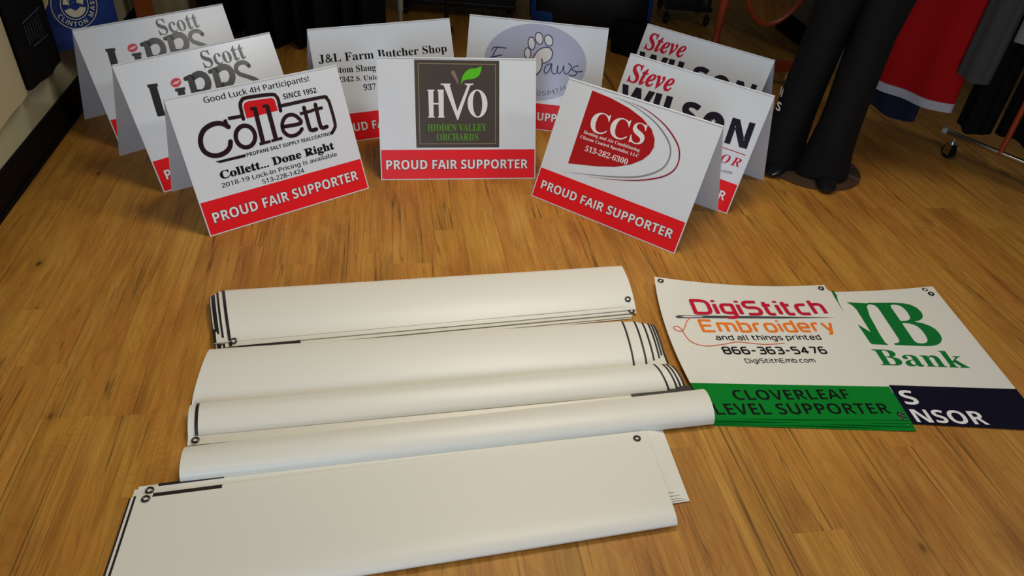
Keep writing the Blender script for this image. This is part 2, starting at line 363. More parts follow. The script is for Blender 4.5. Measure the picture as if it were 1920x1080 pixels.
# artwork measured in metres on each panel or sheet: text = string, style, colour, baseline left, baseline right, cap top
ART = {
 'hvo': [
  ('P', 'brown', [(.1399, .4515), (.4651, .4513), (.4642, .124), (.1396, .1242)], {'z': 1}),
  ('S', 'tan', .0026, [(.1545, .4377), (.4505, .4377), (.4496, .1385), (.1539, .1383)], {'closed': 1, 'z': 2, 'sharp': 1}),
  ('P', 'white', [(.1903, .3383), (.2097, .3384), (.2086, .241), (.1915, .241)], {'z': 2}),
  ('P', 'white', [(.2287, .3386), (.2491, .3387), (.2478, .2411), (.2292, .241)], {'z': 2}),
  ('P', 'white', [(.2085, .2927), (.2285, .2927), (.2284, .2872), (.2084, .2871)], {'z': 2}),
  ('P', 'white', [(.1871, .342), (.2136, .3422), (.2134, .3375), (.1869, .3374)], {'z': 2}),
  ('P', 'white', [(.2249, .3422), (.2497, .3424), (.2495, .3378), (.2248, .3376)], {'z': 2}),
  ('P', 'white', [(.1872, .2419), (.213, .242), (.2129, .2378), (.1871, .2377)], {'z': 2}),
  ('P', 'white', [(.2254, .242), (.2512, .242), (.2511, .2378), (.2253, .2378)], {'z': 2}),
  ('P', 'white', [(.2378, .3649), (.2768, .3652), (.2767, .3619), (.2729, .3591), (.3028, .2552), (.3009, .227), (.25, .3581), (.2377, .3617)], {'z': 2}),
  ('P', 'white', [(.3422, .3596), (.3523, .3597), (.3023, .227), (.2975, .2552)], {'z': 2}),
  ('P', 'white', [(.3313, .3656), (.3653, .3658), (.3653, .3626), (.3523, .3588), (.3422, .3587), (.3312, .3623)], {'z': 2}),
  ('R', 'white', [(.4184, .2911), (.4178, .2801), (.4154, .2695), (.4115, .2599), (.4062, .2516), (.3997, .245), (.3923, .2405), (.3844, .2382), (.3763, .2382), (.3683, .2405), (.3609, .245), (.3542, .2515), (.3487, .2597), (.3446, .2693), (.342, .2798), (.341, .2908), (.3418, .3018), (.3441, .3123), (.3481, .3218), (.3533, .33), (.3598, .3365), (.3671, .341), (.3749, .3433), (.383, .3434), (.3909, .3411), (.3984, .3367), (.405, .3303), (.4106, .3221), (.4148, .3126), (.4174, .3021)], [(.3981, .291), (.3978, .2809), (.3968, .2712), (.395, .2623), (.3926, .2547), (.3895, .2487), (.3861, .2445), (.3823, .2424), (.3785, .2424), (.3747, .2445), (.3711, .2487), (.3679, .2547), (.3652, .2623), (.3632, .2711), (.3618, .2808), (.3613, .2909), (.3616, .301), (.3626, .3106), (.3644, .3194), (.3668, .327), (.3698, .3329), (.3733, .3371), (.377, .3392), (.3808, .3392), (.3846, .3371), (.3882, .333), (.3914, .3271), (.3941, .3196), (.3961, .3108), (.3975, .3011)], {'z': 2}),
  ('T', 'HIDDEN VALLEY', 'serif', 'green', (.1843, .1862), (.4148, .1877), (.185, .212), {'z': 2}),
  ('T', 'ORCHARDS', 'serif', 'green', (.2189, .1518), (.3811, .1512), (.2195, .1772), {'z': 2}),
  ('P', 'taupe', [(.2772, .4061), (.2859, .4153), (.293, .4108), (.3066, .3765), (.3053, .3594), (.2948, .381)], {'z': 2}),
  ('P', 'leaf', [(.3149, .3617), (.3212, .3904), (.3359, .4112), (.3528, .4206), (.3768, .4227), (.3965, .4312), (.3944, .4118), (.385, .3942), (.3666, .3834), (.3377, .3804), (.3247, .3752)], {'z': 2}),
  ('T', 'PROUD FAIR SUPPORTER', 'sans', 'white', (.0213, .0413), (.5787, .0409), (.0216, .0763), {'z': 2, 'outline': 1}),
 ],
 'collett': [
  ('T', 'Good Luck 4H Participants!', 'srg', 'black', (.1184, .4235), (.493, .4252), (.1219, .442), {'z': 1, 'bold': .012}),
  ('T', 'SINCE 1952', 'sans', 'black', (.3833, .3822), (.509, .3812), (.3861, .4003), {'z': 1}),
  ('T', 'PROUD FAIR SUPPORTER', 'sans', 'white', (.0275, .0397), (.5786, .0443), (.0304, .0737), {'z': 2, 'outline': 1}),
  ('T', 'PROPANE·SALT SUPPLY·SEALCOATING', 'sans', 'black', (.2001, .2244), (.5189, .2261), (.2012, .2366), {'z': 1}),
  ('T', 'Collett... Done Right', 'serif', 'black', (.0941, .1737), (.5164, .1754), (.0965, .1995), {'z': 1, 'bold': .02}),
  ('T', '2018-19 Lock-In Pricing is available', 'srg', 'black', (.0876, .1455), (.5199, .1483), (.0897, .1602), {'z': 1, 'bold': .012}),
  ('T', '513-228-1424', 'srg', 'black', (.2245, .1224), (.3814, .1225), (.2264, .1376), {'z': 1, 'bold': .012}),
  ('P', 'red', [(.2387, .3884), (.2458, .3979), (.2595, .4012), (.3397, .3961), (.3484, .3915), (.3507, .382), (.3508, .3504), (.2373, .3472)], {'z': 1}),
  ('S', 'dkred', .016, [(.1694, .334), (.1576, .3454), (.1395, .3527), (.1145, .3517), (.0893, .3411), (.0724, .3212), (.0655, .2957), (.0708, .2725), (.0876, .2574), (.11, .2518), (.1353, .2561), (.1536, .269), (.1615, .286)], {'z': 2}),
  ('S', 'dkred', .0115, [(.1656, .3595), (.1667, .3291)], {'z': 3, 'sharp': 1}),
  ('S', 'dkred', .0145, [(.2481, .2898), (.2461, .2806), (.2419, .272), (.2358, .2647), (.2284, .2593), (.22, .256), (.2112, .2551), (.2028, .2566), (.1952, .2605), (.189, .2664), (.1845, .2739), (.1822, .2826), (.182, .2918), (.1841, .3009), (.1882, .3093), (.1941, .3165), (.2015, .3219), (.2098, .3253), (.2184, .3263), (.2268, .3249), (.2345, .3212), (.2408, .3154), (.2454, .3079), (.2479, .2992)], {'closed': 1, 'z': 2}),
  ('S', 'dkred', .0155, [(.2746, .3765), (.2675, .2552)], {'z': 3, 'sharp': 1}),
  ('S', 'dkred', .0095, [(.2577, .3745), (.2788, .3751)], {'z': 3, 'sharp': 1}),
  ('S', 'dkred', .0155, [(.3184, .3741), (.3148, .2572)], {'z': 3, 'sharp': 1}),
  ('S', 'dkred', .0095, [(.303, .3739), (.322, .3744)], {'z': 3, 'sharp': 1}),
  ('S', 'dkred', .0095, [(.2538, .2551), (.2944, .2557)], {'z': 3, 'sharp': 1}),
  ('S', 'dkred', .0095, [(.2976, .2561), (.3383, .2569)], {'z': 3, 'sharp': 1}),
  ('S', 'dkred', .013, [(.35, .2934), (.4172, .2912), (.4135, .3129), (.3961, .3264), (.3723, .3247), (.3534, .3059), (.3493, .2798), (.3616, .2608), (.3828, .2553), (.4031, .2605), (.4172, .2713)], {'z': 2}),
  ('S', 'dkred', .014, [(.4461, .3407), (.4452, .2738), (.4501, .2592), (.4691, .2584)], {'z': 2}),
  ('S', 'dkred', .0105, [(.4249, .3232), (.4717, .3237)], {'z': 3, 'sharp': 1}),
  ('S', 'dkred', .014, [(.4908, .3418), (.4879, .2731), (.4922, .2579), (.5112, .2584)], {'z': 2}),
  ('S', 'dkred', .0105, [(.4697, .3253), (.5149, .3263)], {'z': 3, 'sharp': 1}),
  ('S', 'dkred', .0115, [(.1768, .3598), (.2238, .3584)], {'z': 2, 'sharp': 1}),
  ('S', 'dkred', .012, [(.2261, .348), (.2291, .3904), (.2386, .4071), (.2577, .4131), (.3433, .4071), (.3592, .3972), (.3627, .3819), (.36, .3473)], {'z': 2}),
  ('S', 'dkred', .012, [(.3603, .3631), (.5209, .362), (.539, .3536), (.5449, .3348), (.5451, .2634), (.5365, .2444), (.5235, .2323)], {'z': 2}),
  ('P', 'dkred', [(.0933, .2349), (.1966, .2349), (.1951, .225), (.1061, .2266)], {'z': 2}),
 ],
 'ccs': [
  ('P', 'maroon', [(.1063, .4414), (.1892, .4351), (.267, .4218), (.328, .4023), (.3729, .3773), (.3969, .3481), (.404, .3213), (.3983, .2948), (.3805, .2682), (.3452, .2395), (.2903, .212), (.2234, .1918), (.1063, .1649)], {'z': 1}),
  ('T', 'CCS', 'serif', 'white', (.1431, .302), (.3617, .3144), (.1353, .3737), {'z': 2}),
  ('T', 'Heating and Air Conditioning', 'serif', 'white', (.1274, .2871), (.3585, .2899), (.1269, .2984), {'z': 2}),
  ('T', 'Climate Control Specialist, LLC', 'serif', 'white', (.1203, .2673), (.3618, .2706), (.12, .2781), {'z': 2}),
  ('T', '513-282-6300', 'serif', 'white', (.1542, .2291), (.3303, .2332), (.1536, .2486), {'z': 2}),
  ('S', 'grey', .0056, [(.2008, .443), (.2765, .4342), (.3641, .4085), (.4264, .3732), (.4604, .3392), (.4708, .3041), (.4619, .2657), (.4268, .2311), (.3742, .2021), (.2899, .1748), (.1933, .1511), (.1035, .1306)], {'z': 1, 'taper': 1}),
  ('S', 'plum', .005, [(.2228, .4427), (.3181, .4365), (.4058, .4082), (.4696, .3675), (.4984, .3322), (.5069, .2902), (.493, .2566), (.4565, .2267), (.3849, .1931), (.2933, .1659), (.2031, .1455)], {'z': 2, 'taper': 1}),
  ('T', 'PROUD FAIR SUPPORTER', 'sans', 'white', (.0282, .0413), (.58, .045), (.0284, .0735), {'z': 2, 'outline': 1}),
 ],
 'lipps2': [
  ('T', 'Scott', 'serif', 'black', (.31, .3833), (.4831, .3864), (.3149, .4429), {'z': 1}),
  ('S', 'black', .0105, [(.0867, .3677), (.1229, .3648)], {'z': 1, 'sharp': 1}),
  ('S', 'black', .0275, [(.1043, .3647), (.094, .2596)], {'z': 2, 'sharp': 1}),
  ('S', 'black', .0105, [(.0843, .2642), (.142, .2608)], {'z': 1, 'sharp': 1}),
  ('P', 'lips', [(.208, .3584), (.2062, .3534), (.2026, .349), (.1976, .3453), (.1915, .343), (.1852, .3421), (.1791, .3427), (.1738, .3448), (.1699, .3482), (.1678, .3525), (.1676, .3574), (.1694, .3623), (.173, .3667), (.178, .3703), (.1839, .3727), (.1903, .3736), (.1964, .373), (.2017, .3709), (.2056, .3676), (.2078, .3632)], {'z': 1}),
  ('P', 'paper', [(.1693, .3541), (.1847, .3597), (.2088, .3633), (.1899, .3537)], {'z': 2}),
  ('S', 'black', .0105, [(.1747, .3328), (.212, .3311)], {'z': 1, 'sharp': 1}),
  ('S', 'black', .0265, [(.1943, .3319), (.1871, .2468)], {'z': 2, 'sharp': 1}),
  ('S', 'black', .0245, [(.2452, .3661), (.2346, .2535)], {'z': 2, 'sharp': 1}),
  ('S', 'black', .015, [(.2257, .3624), (.2455, .3668)], {'z': 1}),
  ('S', 'black', .0235, [(.2478, .36), (.2765, .3684), (.2969, .3602), (.3035, .3401), (.2965, .3193), (.2762, .3034), (.2478, .3064)], {'z': 2}),
  ('S', 'black', .0245, [(.3432, .3713), (.3334, .2563)], {'z': 2, 'sharp': 1}),
  ('S', 'black', .015, [(.3228, .3675), (.3435, .372)], {'z': 1}),
  ('S', 'black', .0235, [(.346, .3651), (.3758, .3737), (.3971, .3653), (.4043, .3448), (.3972, .3235), (.3763, .3073), (.3466, .3103)], {'z': 2}),
  ('S', 'black', .0165, [(.4806, .3563), (.471, .3698), (.4517, .3746), (.4332, .3682), (.4251, .3529), (.4323, .336), (.4581, .3207), (.4856, .3029), (.5053, .2808), (.5009, .2582), (.4718, .2454), (.4415, .2565)], {'z': 2}),
 ],
 'jl': [
  ('T', 'J&L Farm Butcher Shop', 'serif', 'black', (.0246, .3277), (.58, .3238), (.0303, .3593), {'z': 1}),
  ('T', 'Custom Slaug', 'serif', 'black', (.0428, .2837), (.2552, .2774), (.046, .3092), {'z': 1}),
  ('T', '2342 S. Unio', 'serif', 'black', (.0901, .2456), (.258, .2405), (.0935, .2651), {'z': 1}),
  ('T', '937', 'serif', 'black', (.1907, .2024), (.2434, .2006), (.1933, .2262), {'z': 1}),
 ],
 'paws': [
  ('P', 'lav', [(.533, .2957), (.5322, .2747), (.5275, .2539), (.5191, .2336), (.507, .2142), (.4914, .1961), (.4726, .1795), (.4509, .1647), (.4266, .1521), (.4002, .1419), (.3722, .1342), (.3429, .1291), (.313, .1269), (.283, .1275), (.2534, .131), (.2247, .1372), (.1974, .146), (.1721, .1574), (.1492, .171), (.1291, .1867), (.112, .2042), (.0985, .2231), (.0885, .2431), (.0824, .2638), (.0801, .2849), (.0818, .3061), (.0873, .3269), (.0966, .347), (.1094, .3661), (.1255, .3838), (.1447, .3998), (.1666, .414), (.1909, .426), (.217, .4356), (.2446, .4428), (.2732, .4474), (.3023, .4494), (.3315, .4486), (.3603, .4452), (.3881, .4392), (.4147, .4307), (.4394, .4197), (.4619, .4066), (.4819, .3915), (.4989, .3747), (.5128, .3564), (.5232, .3369), (.53, .3166)], {'z': 1}),
  ('P', 'paper', [(.2975, .3716), (.2987, .3636), (.2984, .3558), (.2966, .3491), (.2935, .3442), (.2893, .3415), (.2845, .3412), (.2795, .3435), (.2749, .3481), (.2711, .3545), (.2684, .3621), (.2672, .3702), (.2675, .3779), (.2694, .3846), (.2725, .3895), (.2767, .3922), (.2815, .3924), (.2864, .3901), (.291, .3856), (.2948, .3792)], {'z': 2}),
  ('S', 'navy', .0042, [(.2975, .3716), (.2987, .3636), (.2984, .3558), (.2966, .3491), (.2935, .3442), (.2893, .3415), (.2845, .3412), (.2795, .3435), (.2749, .3481), (.2711, .3545), (.2684, .3621), (.2672, .3702), (.2675, .3779), (.2694, .3846), (.2725, .3895), (.2767, .3922), (.2815, .3924), (.2864, .3901), (.291, .3856), (.2948, .3792)], {'closed': 1, 'z': 3}),
  ('P', 'paper', [(.3286, .3972), (.3306, .3897), (.3309, .3822), (.3295, .3756), (.3265, .3705), (.3223, .3674), (.3171, .3665), (.3117, .368), (.3064, .3717), (.3017, .3773), (.2983, .3843), (.2963, .3918), (.296, .3992), (.2975, .4058), (.3004, .4109), (.3047, .414), (.3098, .4149), (.3153, .4134), (.3205, .4097), (.3251, .4041)], {'z': 2}),
  ('S', 'navy', .0042, [(.3286, .3972), (.3306, .3897), (.3309, .3822), (.3295, .3756), (.3265, .3705), (.3223, .3674), (.3171, .3665), (.3117, .368), (.3064, .3717), (.3017, .3773), (.2983, .3843), (.2963, .3918), (.296, .3992), (.2975, .4058), (.3004, .4109), (.3047, .414), (.3098, .4149), (.3153, .4134), (.3205, .4097), (.3251, .4041)], {'closed': 1, 'z': 3}),
  ('P', 'paper', [(.3718, .3931), (.3742, .386), (.3749, .379), (.3737, .3726), (.3707, .3675), (.3663, .3641), (.3609, .3629), (.355, .3639), (.3492, .367), (.344, .372), (.34, .3783), (.3376, .3853), (.3369, .3923), (.3382, .3987), (.3411, .4038), (.3455, .4072), (.3509, .4084), (.3568, .4074), (.3626, .4043), (.3678, .3993)], {'z': 2}),
  ('S', 'navy', .0042, [(.3718, .3931), (.3742, .386), (.3749, .379), (.3737, .3726), (.3707, .3675), (.3663, .3641), (.3609, .3629), (.355, .3639), (.3492, .367), (.344, .372), (.34, .3783), (.3376, .3853), (.3369, .3923), (.3382, .3987), (.3411, .4038), (.3455, .4072), (.3509, .4084), (.3568, .4074), (.3626, .4043), (.3678, .3993)], {'closed': 1, 'z': 3}),
  ('P', 'paper', [(.2836, .3249), (.2839, .3177), (.2829, .3112), (.2807, .3058), (.2773, .3022), (.2733, .3006), (.2689, .3013), (.2646, .3042), (.2609, .309), (.258, .3152), (.2563, .3222), (.2559, .3293), (.257, .3359), (.2592, .3412), (.2625, .3449), (.2666, .3464), (.271, .3457), (.2752, .3428), (.279, .3381), (.2818, .3319)], {'z': 2}),
  ('S', 'navy', .0042, [(.2836, .3249), (.2839, .3177), (.2829, .3112), (.2807, .3058), (.2773, .3022), (.2733, .3006), (.2689, .3013), (.2646, .3042), (.2609, .309), (.258, .3152), (.2563, .3222), (.2559, .3293), (.257, .3359), (.2592, .3412), (.2625, .3449), (.2666, .3464), (.271, .3457), (.2752, .3428), (.279, .3381), (.2818, .3319)], {'closed': 1, 'z': 3}),
  ('P', 'paper', [(.2935, .3026), (.3101, .3338), (.3347, .3514), (.3608, .3548), (.3757, .3403), (.3751, .3149), (.3588, .2956), (.3421, .2863), (.3361, .2601), (.3159, .241), (.2964, .2561)], {'z': 2}),
  ('S', 'navy', .0046, [(.2935, .3026), (.3101, .3338), (.3345, .353), (.3606, .3564), (.3779, .3405), (.3765, .3151), (.3588, .2956), (.3409, .2887)], {'z': 3}),
  ('S', 'navy', .005, [(.3353, .3068), (.3381, .2816), (.3322, .2555), (.3166, .2347)], {'z': 3}),
  ('S', 'navy', .0048, [(.3772, .2898), (.3601, .2838), (.3502, .2615), (.3576, .2474), (.371, .2585), (.3803, .2901), (.3823, .2648), (.3898, .2506), (.4031, .2507), (.4087, .2674), (.4086, .2865), (.4074, .2673), (.4172, .2521), (.4289, .2652), (.4343, .287), (.4382, .2619), (.4503, .2537), (.4657, .2731), (.4666, .2902), (.4537, .2982)], {'z': 3}),
  ('S', 'navy', .0048, [(.4964, .2923), (.4794, .2873), (.4731, .2739), (.4931, .2665), (.4903, .2535), (.4754, .2486), (.4616, .2523)], {'z': 3}),
  ('S', 'navy', .0048, [(.4909, .2663), (.5177, .2716)], {'z': 3}),
  ('S', 'navy', .0046, [(.1103, .3203), (.1221, .3352), (.1733, .3363)], {'z': 3}),
  ('S', 'navy', .0046, [(.1331, .3357), (.1198, .308), (.1119, .2808)], {'z': 3}),
  ('S', 'navy', .0046, [(.1028, .2885), (.1555, .3056)], {'z': 3}),
  ('T', 'O', 'srg', 'dkgrey', (.3301, .1486), (.3466, .1512), (.327, .1672), {'z': 2}),
  ('T', 'S', 'srg', 'dkgrey', (.354, .1508), (.3704, .1539), (.3502, .1692), {'z': 2}),
  ('T', 'P', 'srg', 'dkgrey', (.3789, .1555), (.3949, .16), (.3734, .1735), {'z': 2}),
  ('T', 'I', 'srg', 'dkgrey', (.4023, .1635), (.4075, .1654), (.3955, .1811), {'z': 2}),
  ('T', 'T', 'srg', 'dkgrey', (.4132, .1677), (.4284, .1743), (.4052, .1848), {'z': 2}),
  ('T', 'A', 'srg', 'dkgrey', (.4329, .1774), (.4471, .1854), (.423, .1935), {'z': 2}),
  ('T', 'L', 'srg', 'dkgrey', (.4519, .1885), (.4655, .1975), (.4409, .2039), {'z': 2}),
 ],
 'wil2': [
  ('T', 'Steve', 'ital', 'crimson', (.0259, .3536), (.223, .3651), (.0172, .4242), {'z': 1, 'bold': .012}),
  ('T', 'WILS', 'sans', 'navyblk', (.0197, .2465), (.3615, .2615), (.014, .3361), {'z': 1, 'bold': .02}),
  ('P', 'navyblk', [(.473, .3066), (.4733, .2982), (.4718, .2901), (.4684, .2825), (.4633, .2759), (.4568, .2706), (.449, .2666), (.4404, .2643), (.4313, .2638), (.422, .265), (.4131, .2679), (.405, .2725), (.3979, .2784), (.3921, .2855), (.3881, .2935), (.3859, .3018), (.3856, .3103), (.3873, .3185), (.3908, .3261), (.396, .3326), (.4027, .338), (.4105, .3418), (.4192, .3439), (.4283, .3444), (.4374, .3431), (.4462, .3401), (.4542, .3355), (.4612, .3296), (.4668, .3226), (.4708, .3148)], {'z': 1}),
  ('P', 'paper', [(.4264, .3202), (.4302, .3125), (.439, .3129), (.4325, .3076), (.4362, .2999), (.4284, .3044), (.4218, .2991), (.4235, .3072), (.4157, .3117), (.4246, .3122)], {'z': 2}),
  ('T', 'N', 'sans', 'navyblk', (.4993, .2497), (.5839, .2535), (.4948, .3414), {'z': 1, 'bold': .02}),
  ('S', 'crimson', .0028, [(.2151, .2294), (.5931, .2289)], {'z': 1, 'sharp': 1}),
  ('T', 'AUDITOR', 'ital', 'crimson', (.298, .1654), (.5874, .1793), (.2989, .1979), {'z': 1, 'space': 1.25}),
  ('T', 'OH 45036', 'srg', 'dkgrey', (.5129, .1396), (.5707, .1466), (.5121, .1489), {'z': 1, 'bold': .01}),
 ],
 'digi': [
  ('T', 'DigiStitch', 'tech', 'crimson', (.1046, .4277), (.5592, .4512), (.1027, .5002), {'z': 4, 'sw': .19}),
  ('P', 'gunmetal', [(.0394, .4096), (.0499, .4175), (.1307, .4239), (.3927, .4371), (.5777, .436), (.3894, .4279), (.1277, .4119), (.0471, .4043)], {'z': 2}),
  ('P', 'paper', [(.0574, .4114), (.0717, .4159), (.1271, .4197), (.1277, .4158), (.0703, .4096)], {'z': 3}),
  ('T', 'Embroidery', 'tech', 'orange', (.1088, .3435), (.5515, .3665), (.1049, .3999), {'z': 1, 'sw': .18}),
  ('T', 'and all things printed', 'tech', 'black', (.1408, .3089), (.4829, .3266), (.1444, .3321), {'z': 1, 'sw': .17}),
  ('S', 'orange2', .0026, [(.0908, .4132), (.0727, .3924), (.057, .3592), (.0432, .3423), (.0267, .3467), (.0238, .3587), (.0358, .3648), (.0454, .3511), (.0559, .3043), (.0787, .285), (.1108, .2812), (.1571, .2914), (.1999, .3036), (.2431, .3008), (.2914, .2974), (.3523, .3058)], {'z': 2}),
  ('T', '866-363-5476', 'tech', 'black', (.1451, .2475), (.476, .2616), (.1471, .2783), {'z': 1, 'sw': .2}),
  ('T', 'DigiStithEmb.com', 'tech', 'black', (.1981, .2124), (.42, .2227), (.2014, .2304), {'z': 1, 'sw': .15}),
  ('P', 'bgreen', [(.0059, .1279), (.1684, .1323), (.3829, .1388), (.6164, .145), (.6097, -.0001), (.4308, -.0036), (.266, -.006), (.1029, -.0082), (-.0335, -.011)], {'z': 1}),
  ('T', 'CLOVERLEAF', 'sans', 'black', (.1069, .066), (.4655, .0762), (.1149, .1036), {'z': 2, 'thin': 1}),
  ('T', 'LEVEL SUPPORTER', 'sans', 'black', (.0261, .013), (.5654, .0228), (.0317, .0522), {'z': 2, 'thin': 1}),
 ],
 'bank': [
  ('P', 'dgreen', [(.2793, .5496), (.3527, .5401), (.3376, .5251), (.3236, .4726), (.313, .3726), (.3121, .3405), (.3172, .3287), (.2672, .3317), (.2635, .3401), (.2643, .43), (.2891, .3894), (.2953, .5053), (.292, .53)], {'z': 1}),
  ('T', 'B', 'serif', 'dgreen', (.3381, .3289), (.5074, .3208), (.3557, .5433), {'z': 1}),
  ('T', 'Bank', 'serif', 'dgreen', (.2505, .2363), (.5222, .2307), (.2563, .3071), {'z': 1}),
  ('P', 'dgreen', [(.2547, .6159), (.2626, .6175), (.2629, .5907), (.2533, .558), (.2441, .4795), (.2373, .3834), (.2359, .4836)], {'z': 1}),
  ('P', 'dnavy', [(.0144, .1348), (.1376, .139), (.2466, .1417), (.3359, .1421), (.4683, .1426), (.5781, .1426), (.5841, .0957), (.5917, .0481), (.61, .0001), (.5069, -.0052), (.3799, -.0103), (.2206, -.0165), (.0868, -.0234), (.0033, -.029)], {'z': 1}),
  ('T', 'S', 'sans', 'white', (.246, .072), (.2886, .0745), (.2567, .1283), {'z': 2}),
  ('T', 'NSOR', 'sans', 'white', (.2433, .0058), (.4495, .0096), (.2475, .0539), {'z': 2}),
 ],
}
SHEETS = {'digi': {'q': [[.549, 1.3641, .012], [1.096, 1.416, .012], [1.04, 2.019, .014], [.462, 1.967, .03]], 'L': (-.028, 0, 0), 'T': (0, -.02, -.004)}, 'bank': {'q': [[.88, 1.405, .004], [1.48, 1.425, .004], [1.41, 2.051, .02], [.81, 1.966, .004]], 'L': (0, 0, 0), 'T': (0, -.012, -.004)}}

# ---------------------------------------------------------------- the setting
def plane_obj(name, pts, m, kind='structure'):
    return raw_obj(name, pts, [tuple(range(len(pts)))], m, None, False, None, kind)
plane_obj('floor', [(-6, -4, 0), (6, -4, 0), (6, 9, 0), (-6, 9, 0)], wood_floor())
WALL = mat('wall_paint', (200, 198, 164), rough=0.7, bump=0.15, bscale=300, vary=0.05)
WALLG = mat('wall_paint_green', (120, 122, 104), rough=0.7, vary=0.05)
COVE = mat('cove_base_rubber', (10, 10, 11), rough=0.6, spec=0.15)
def wall(name, base, A, B, h=2.9, t=0.12, side=1, wm=WALL, bh=0.125):
    A, B = Vector((*A, 0)), Vector((*B, 0)); e = (B - A); L = e.length; ang = math.atan2(e.y, e.x); rot = Matrix.Rotation(ang, 3, 'Z'); n = rot @ Vector((0, 1, 0))
    bm = bmesh.new(); box(bm, (A + B) / 2 + n * side * t / 2 + Vector((0, 0, h / 2)), (L, t, h), rot); bm_obj(name, bm, wm, None, False, 'structure')
    bm = bmesh.new(); box(bm, (A + B) / 2 - n * side * 0.004 + Vector((0, 0, bh / 2)), (L, 0.010, bh), rot, 0.003)
    box(bm, (A + B) / 2 - n * side * 0.010 + Vector((0, 0, 0.008)), (L, 0.018, 0.016), rot, 0.005); bm_obj(base, bm, COVE, None, False, 'structure')
wall('wall_left', 'baseboard_left', (-1.323, 0.0), (-2.437, 5.35), side=1)
wall('wall_back', 'baseboard_back', (-2.6, 7.2), (5.2, 7.2), side=1)
wall('wall_right', 'baseboard_right', (1.72, 4.25), (1.60, 4.95), side=-1, wm=WALLG)

# ---------------------------------------------------------------- tent signs
SW, SH_ = 0.61, 0.46
def tent_sign(key, x, y, yaw, a, label, group=None, band_text=True):
    t = thing('tent_sign', label, 'sign', (x, y, 0), yaw, group)
    th = 0.004; zt = math.sqrt(SH_ ** 2 - a ** 2); ca, sa = zt / SH_, a / SH_
    # front panel: P(u from left, v up the slope, w out of the printed face)
    P = lambda u, v, w=0.0: Vector((u - SW / 2, v * sa - w * ca, v * ca + w * sa + 0.001))
    Q = lambda u, v, w=0.0: Vector((u - SW / 2, 2 * a - v * sa + w * ca, v * ca + w * sa + 0.001))
    cp = coroplast()
    def slab(name, F):
        bow = lambda u, v: 0.0012 * math.sin(math.pi * u / SW) * math.sin(math.pi * v / SH_)
        nu, nv = 8, 6; vs, fs = [], []
        for s in (0, -th):
            for j in range(nv + 1):
                for i in range(nu + 1): vs.append(F(SW * i / nu, SH_ * j / nv, s))
        K = (nu + 1) * (nv + 1); id_ = lambda i, j, s: s * K + j * (nu + 1) + i
        for s in (0, 1):
            for j in range(nv):
                for i in range(nu): fs.append((id_(i, j, s), id_(i + 1, j, s), id_(i + 1, j + 1, s), id_(i, j + 1, s)))
        for i in range(nu):
            for j in (0, nv): fs.append((id_(i, j, 0), id_(i + 1, j, 0), id_(i + 1, j, 1), id_(i, j, 1)))
        for j in range(nv):
            for i in (0, nu): fs.append((id_(i, j, 0), id_(i, j + 1, 0), id_(i, j + 1, 1), id_(i, j, 1)))
        o = raw_obj(name, vs, fs, cp, t, False)
        bm = bmesh.new(); bm.from_mesh(o.data); bmesh.ops.recalc_face_normals(bm, faces=bm.faces[:]); bm.to_mesh(o.data); bm.free()
        return o
    slab('front_panel', P); slab('back_panel', Q)
    bm = bmesh.new(); tube(bm, [P(0, SH_ - 0.001, -0.002), P(SW, SH_ - 0.001, -0.002)], 0.0026, 8); bm_obj('fold_edge', bm, cp, t)
    def band(F):
        vs = [F(0.0035, 0.0035, 0.0004), F(SW - 0.0035, 0.0035, 0.0004), F(SW - 0.0035, 0.1155, 0.0004), F(0.0035, 0.1155, 0.0004)]
        raw_obj('colour_band', vs, [(0, 1, 2, 3)], mat('print_band_red', (232, 22, 32), rough=0.42, spec=0.3), t, False)
    band(P)
    art = Art(P)
    its = list(ART.get(key, []))
    if not any(i[0] == 'T' and i[1].startswith('PROUD') for i in its):
        its.append(('T', 'PROUD FAIR SUPPORTER', 'sans', 'white', (.0265, .041), (.580, .0435), (.0265, .0750), dict(z=2, outline=1)))
    art.items(its); art.build(t)
    return t
ART['lipps1'] = ART['lipps2']; ART['wil1'] = ART['wil2']
SIGNS = [
 ('collett', -0.802, 2.242, 41.9, .185, 'white tent sign for a propane and salt supplier with a dark framed logo, front left', None),
 ('hvo', -0.241, 2.572, 10.6, .187, 'white tent sign with a dark square HVO logo and green leaf, front centre', None),
 ('ccs', 0.302, 2.321, -32.9, .194, 'white tent sign with a red curved CCS heating logo, front right', None),
 ('lipps2', -1.095, 2.527, 48.6, .190, 'Scott Lipps tent sign standing directly behind the propane sign', 'Scott Lipps tent signs'),
 ('lipps1', -1.397, 2.832, 48.6, .181, 'Scott Lipps tent sign farthest back, with a glare on its black lettering', 'Scott Lipps tent signs'),
 ('jl', -0.548, 2.918, 27.9, .174, 'white tent sign lettered for a farm butcher shop, behind the HVO sign', None),
 ('paws', 0.015, 3.091, -4.2, .162, 'white tent sign with a paw print on a lavender oval', None),
 ('wil2', 0.549, 2.636, -34.7, .186, 'Steve Wilson tent sign standing directly behind the red CCS sign', 'Steve Wilson tent signs'),
 ('wil1', 0.645, 3.051, -37.0, .194, 'Steve Wilson tent sign at the back, mostly covered by its twin in front', 'Steve Wilson tent signs')]
for k, x, y, yaw, a, lb, g in SIGNS: tent_sign(k, x, y, R(yaw), a, lb, g)

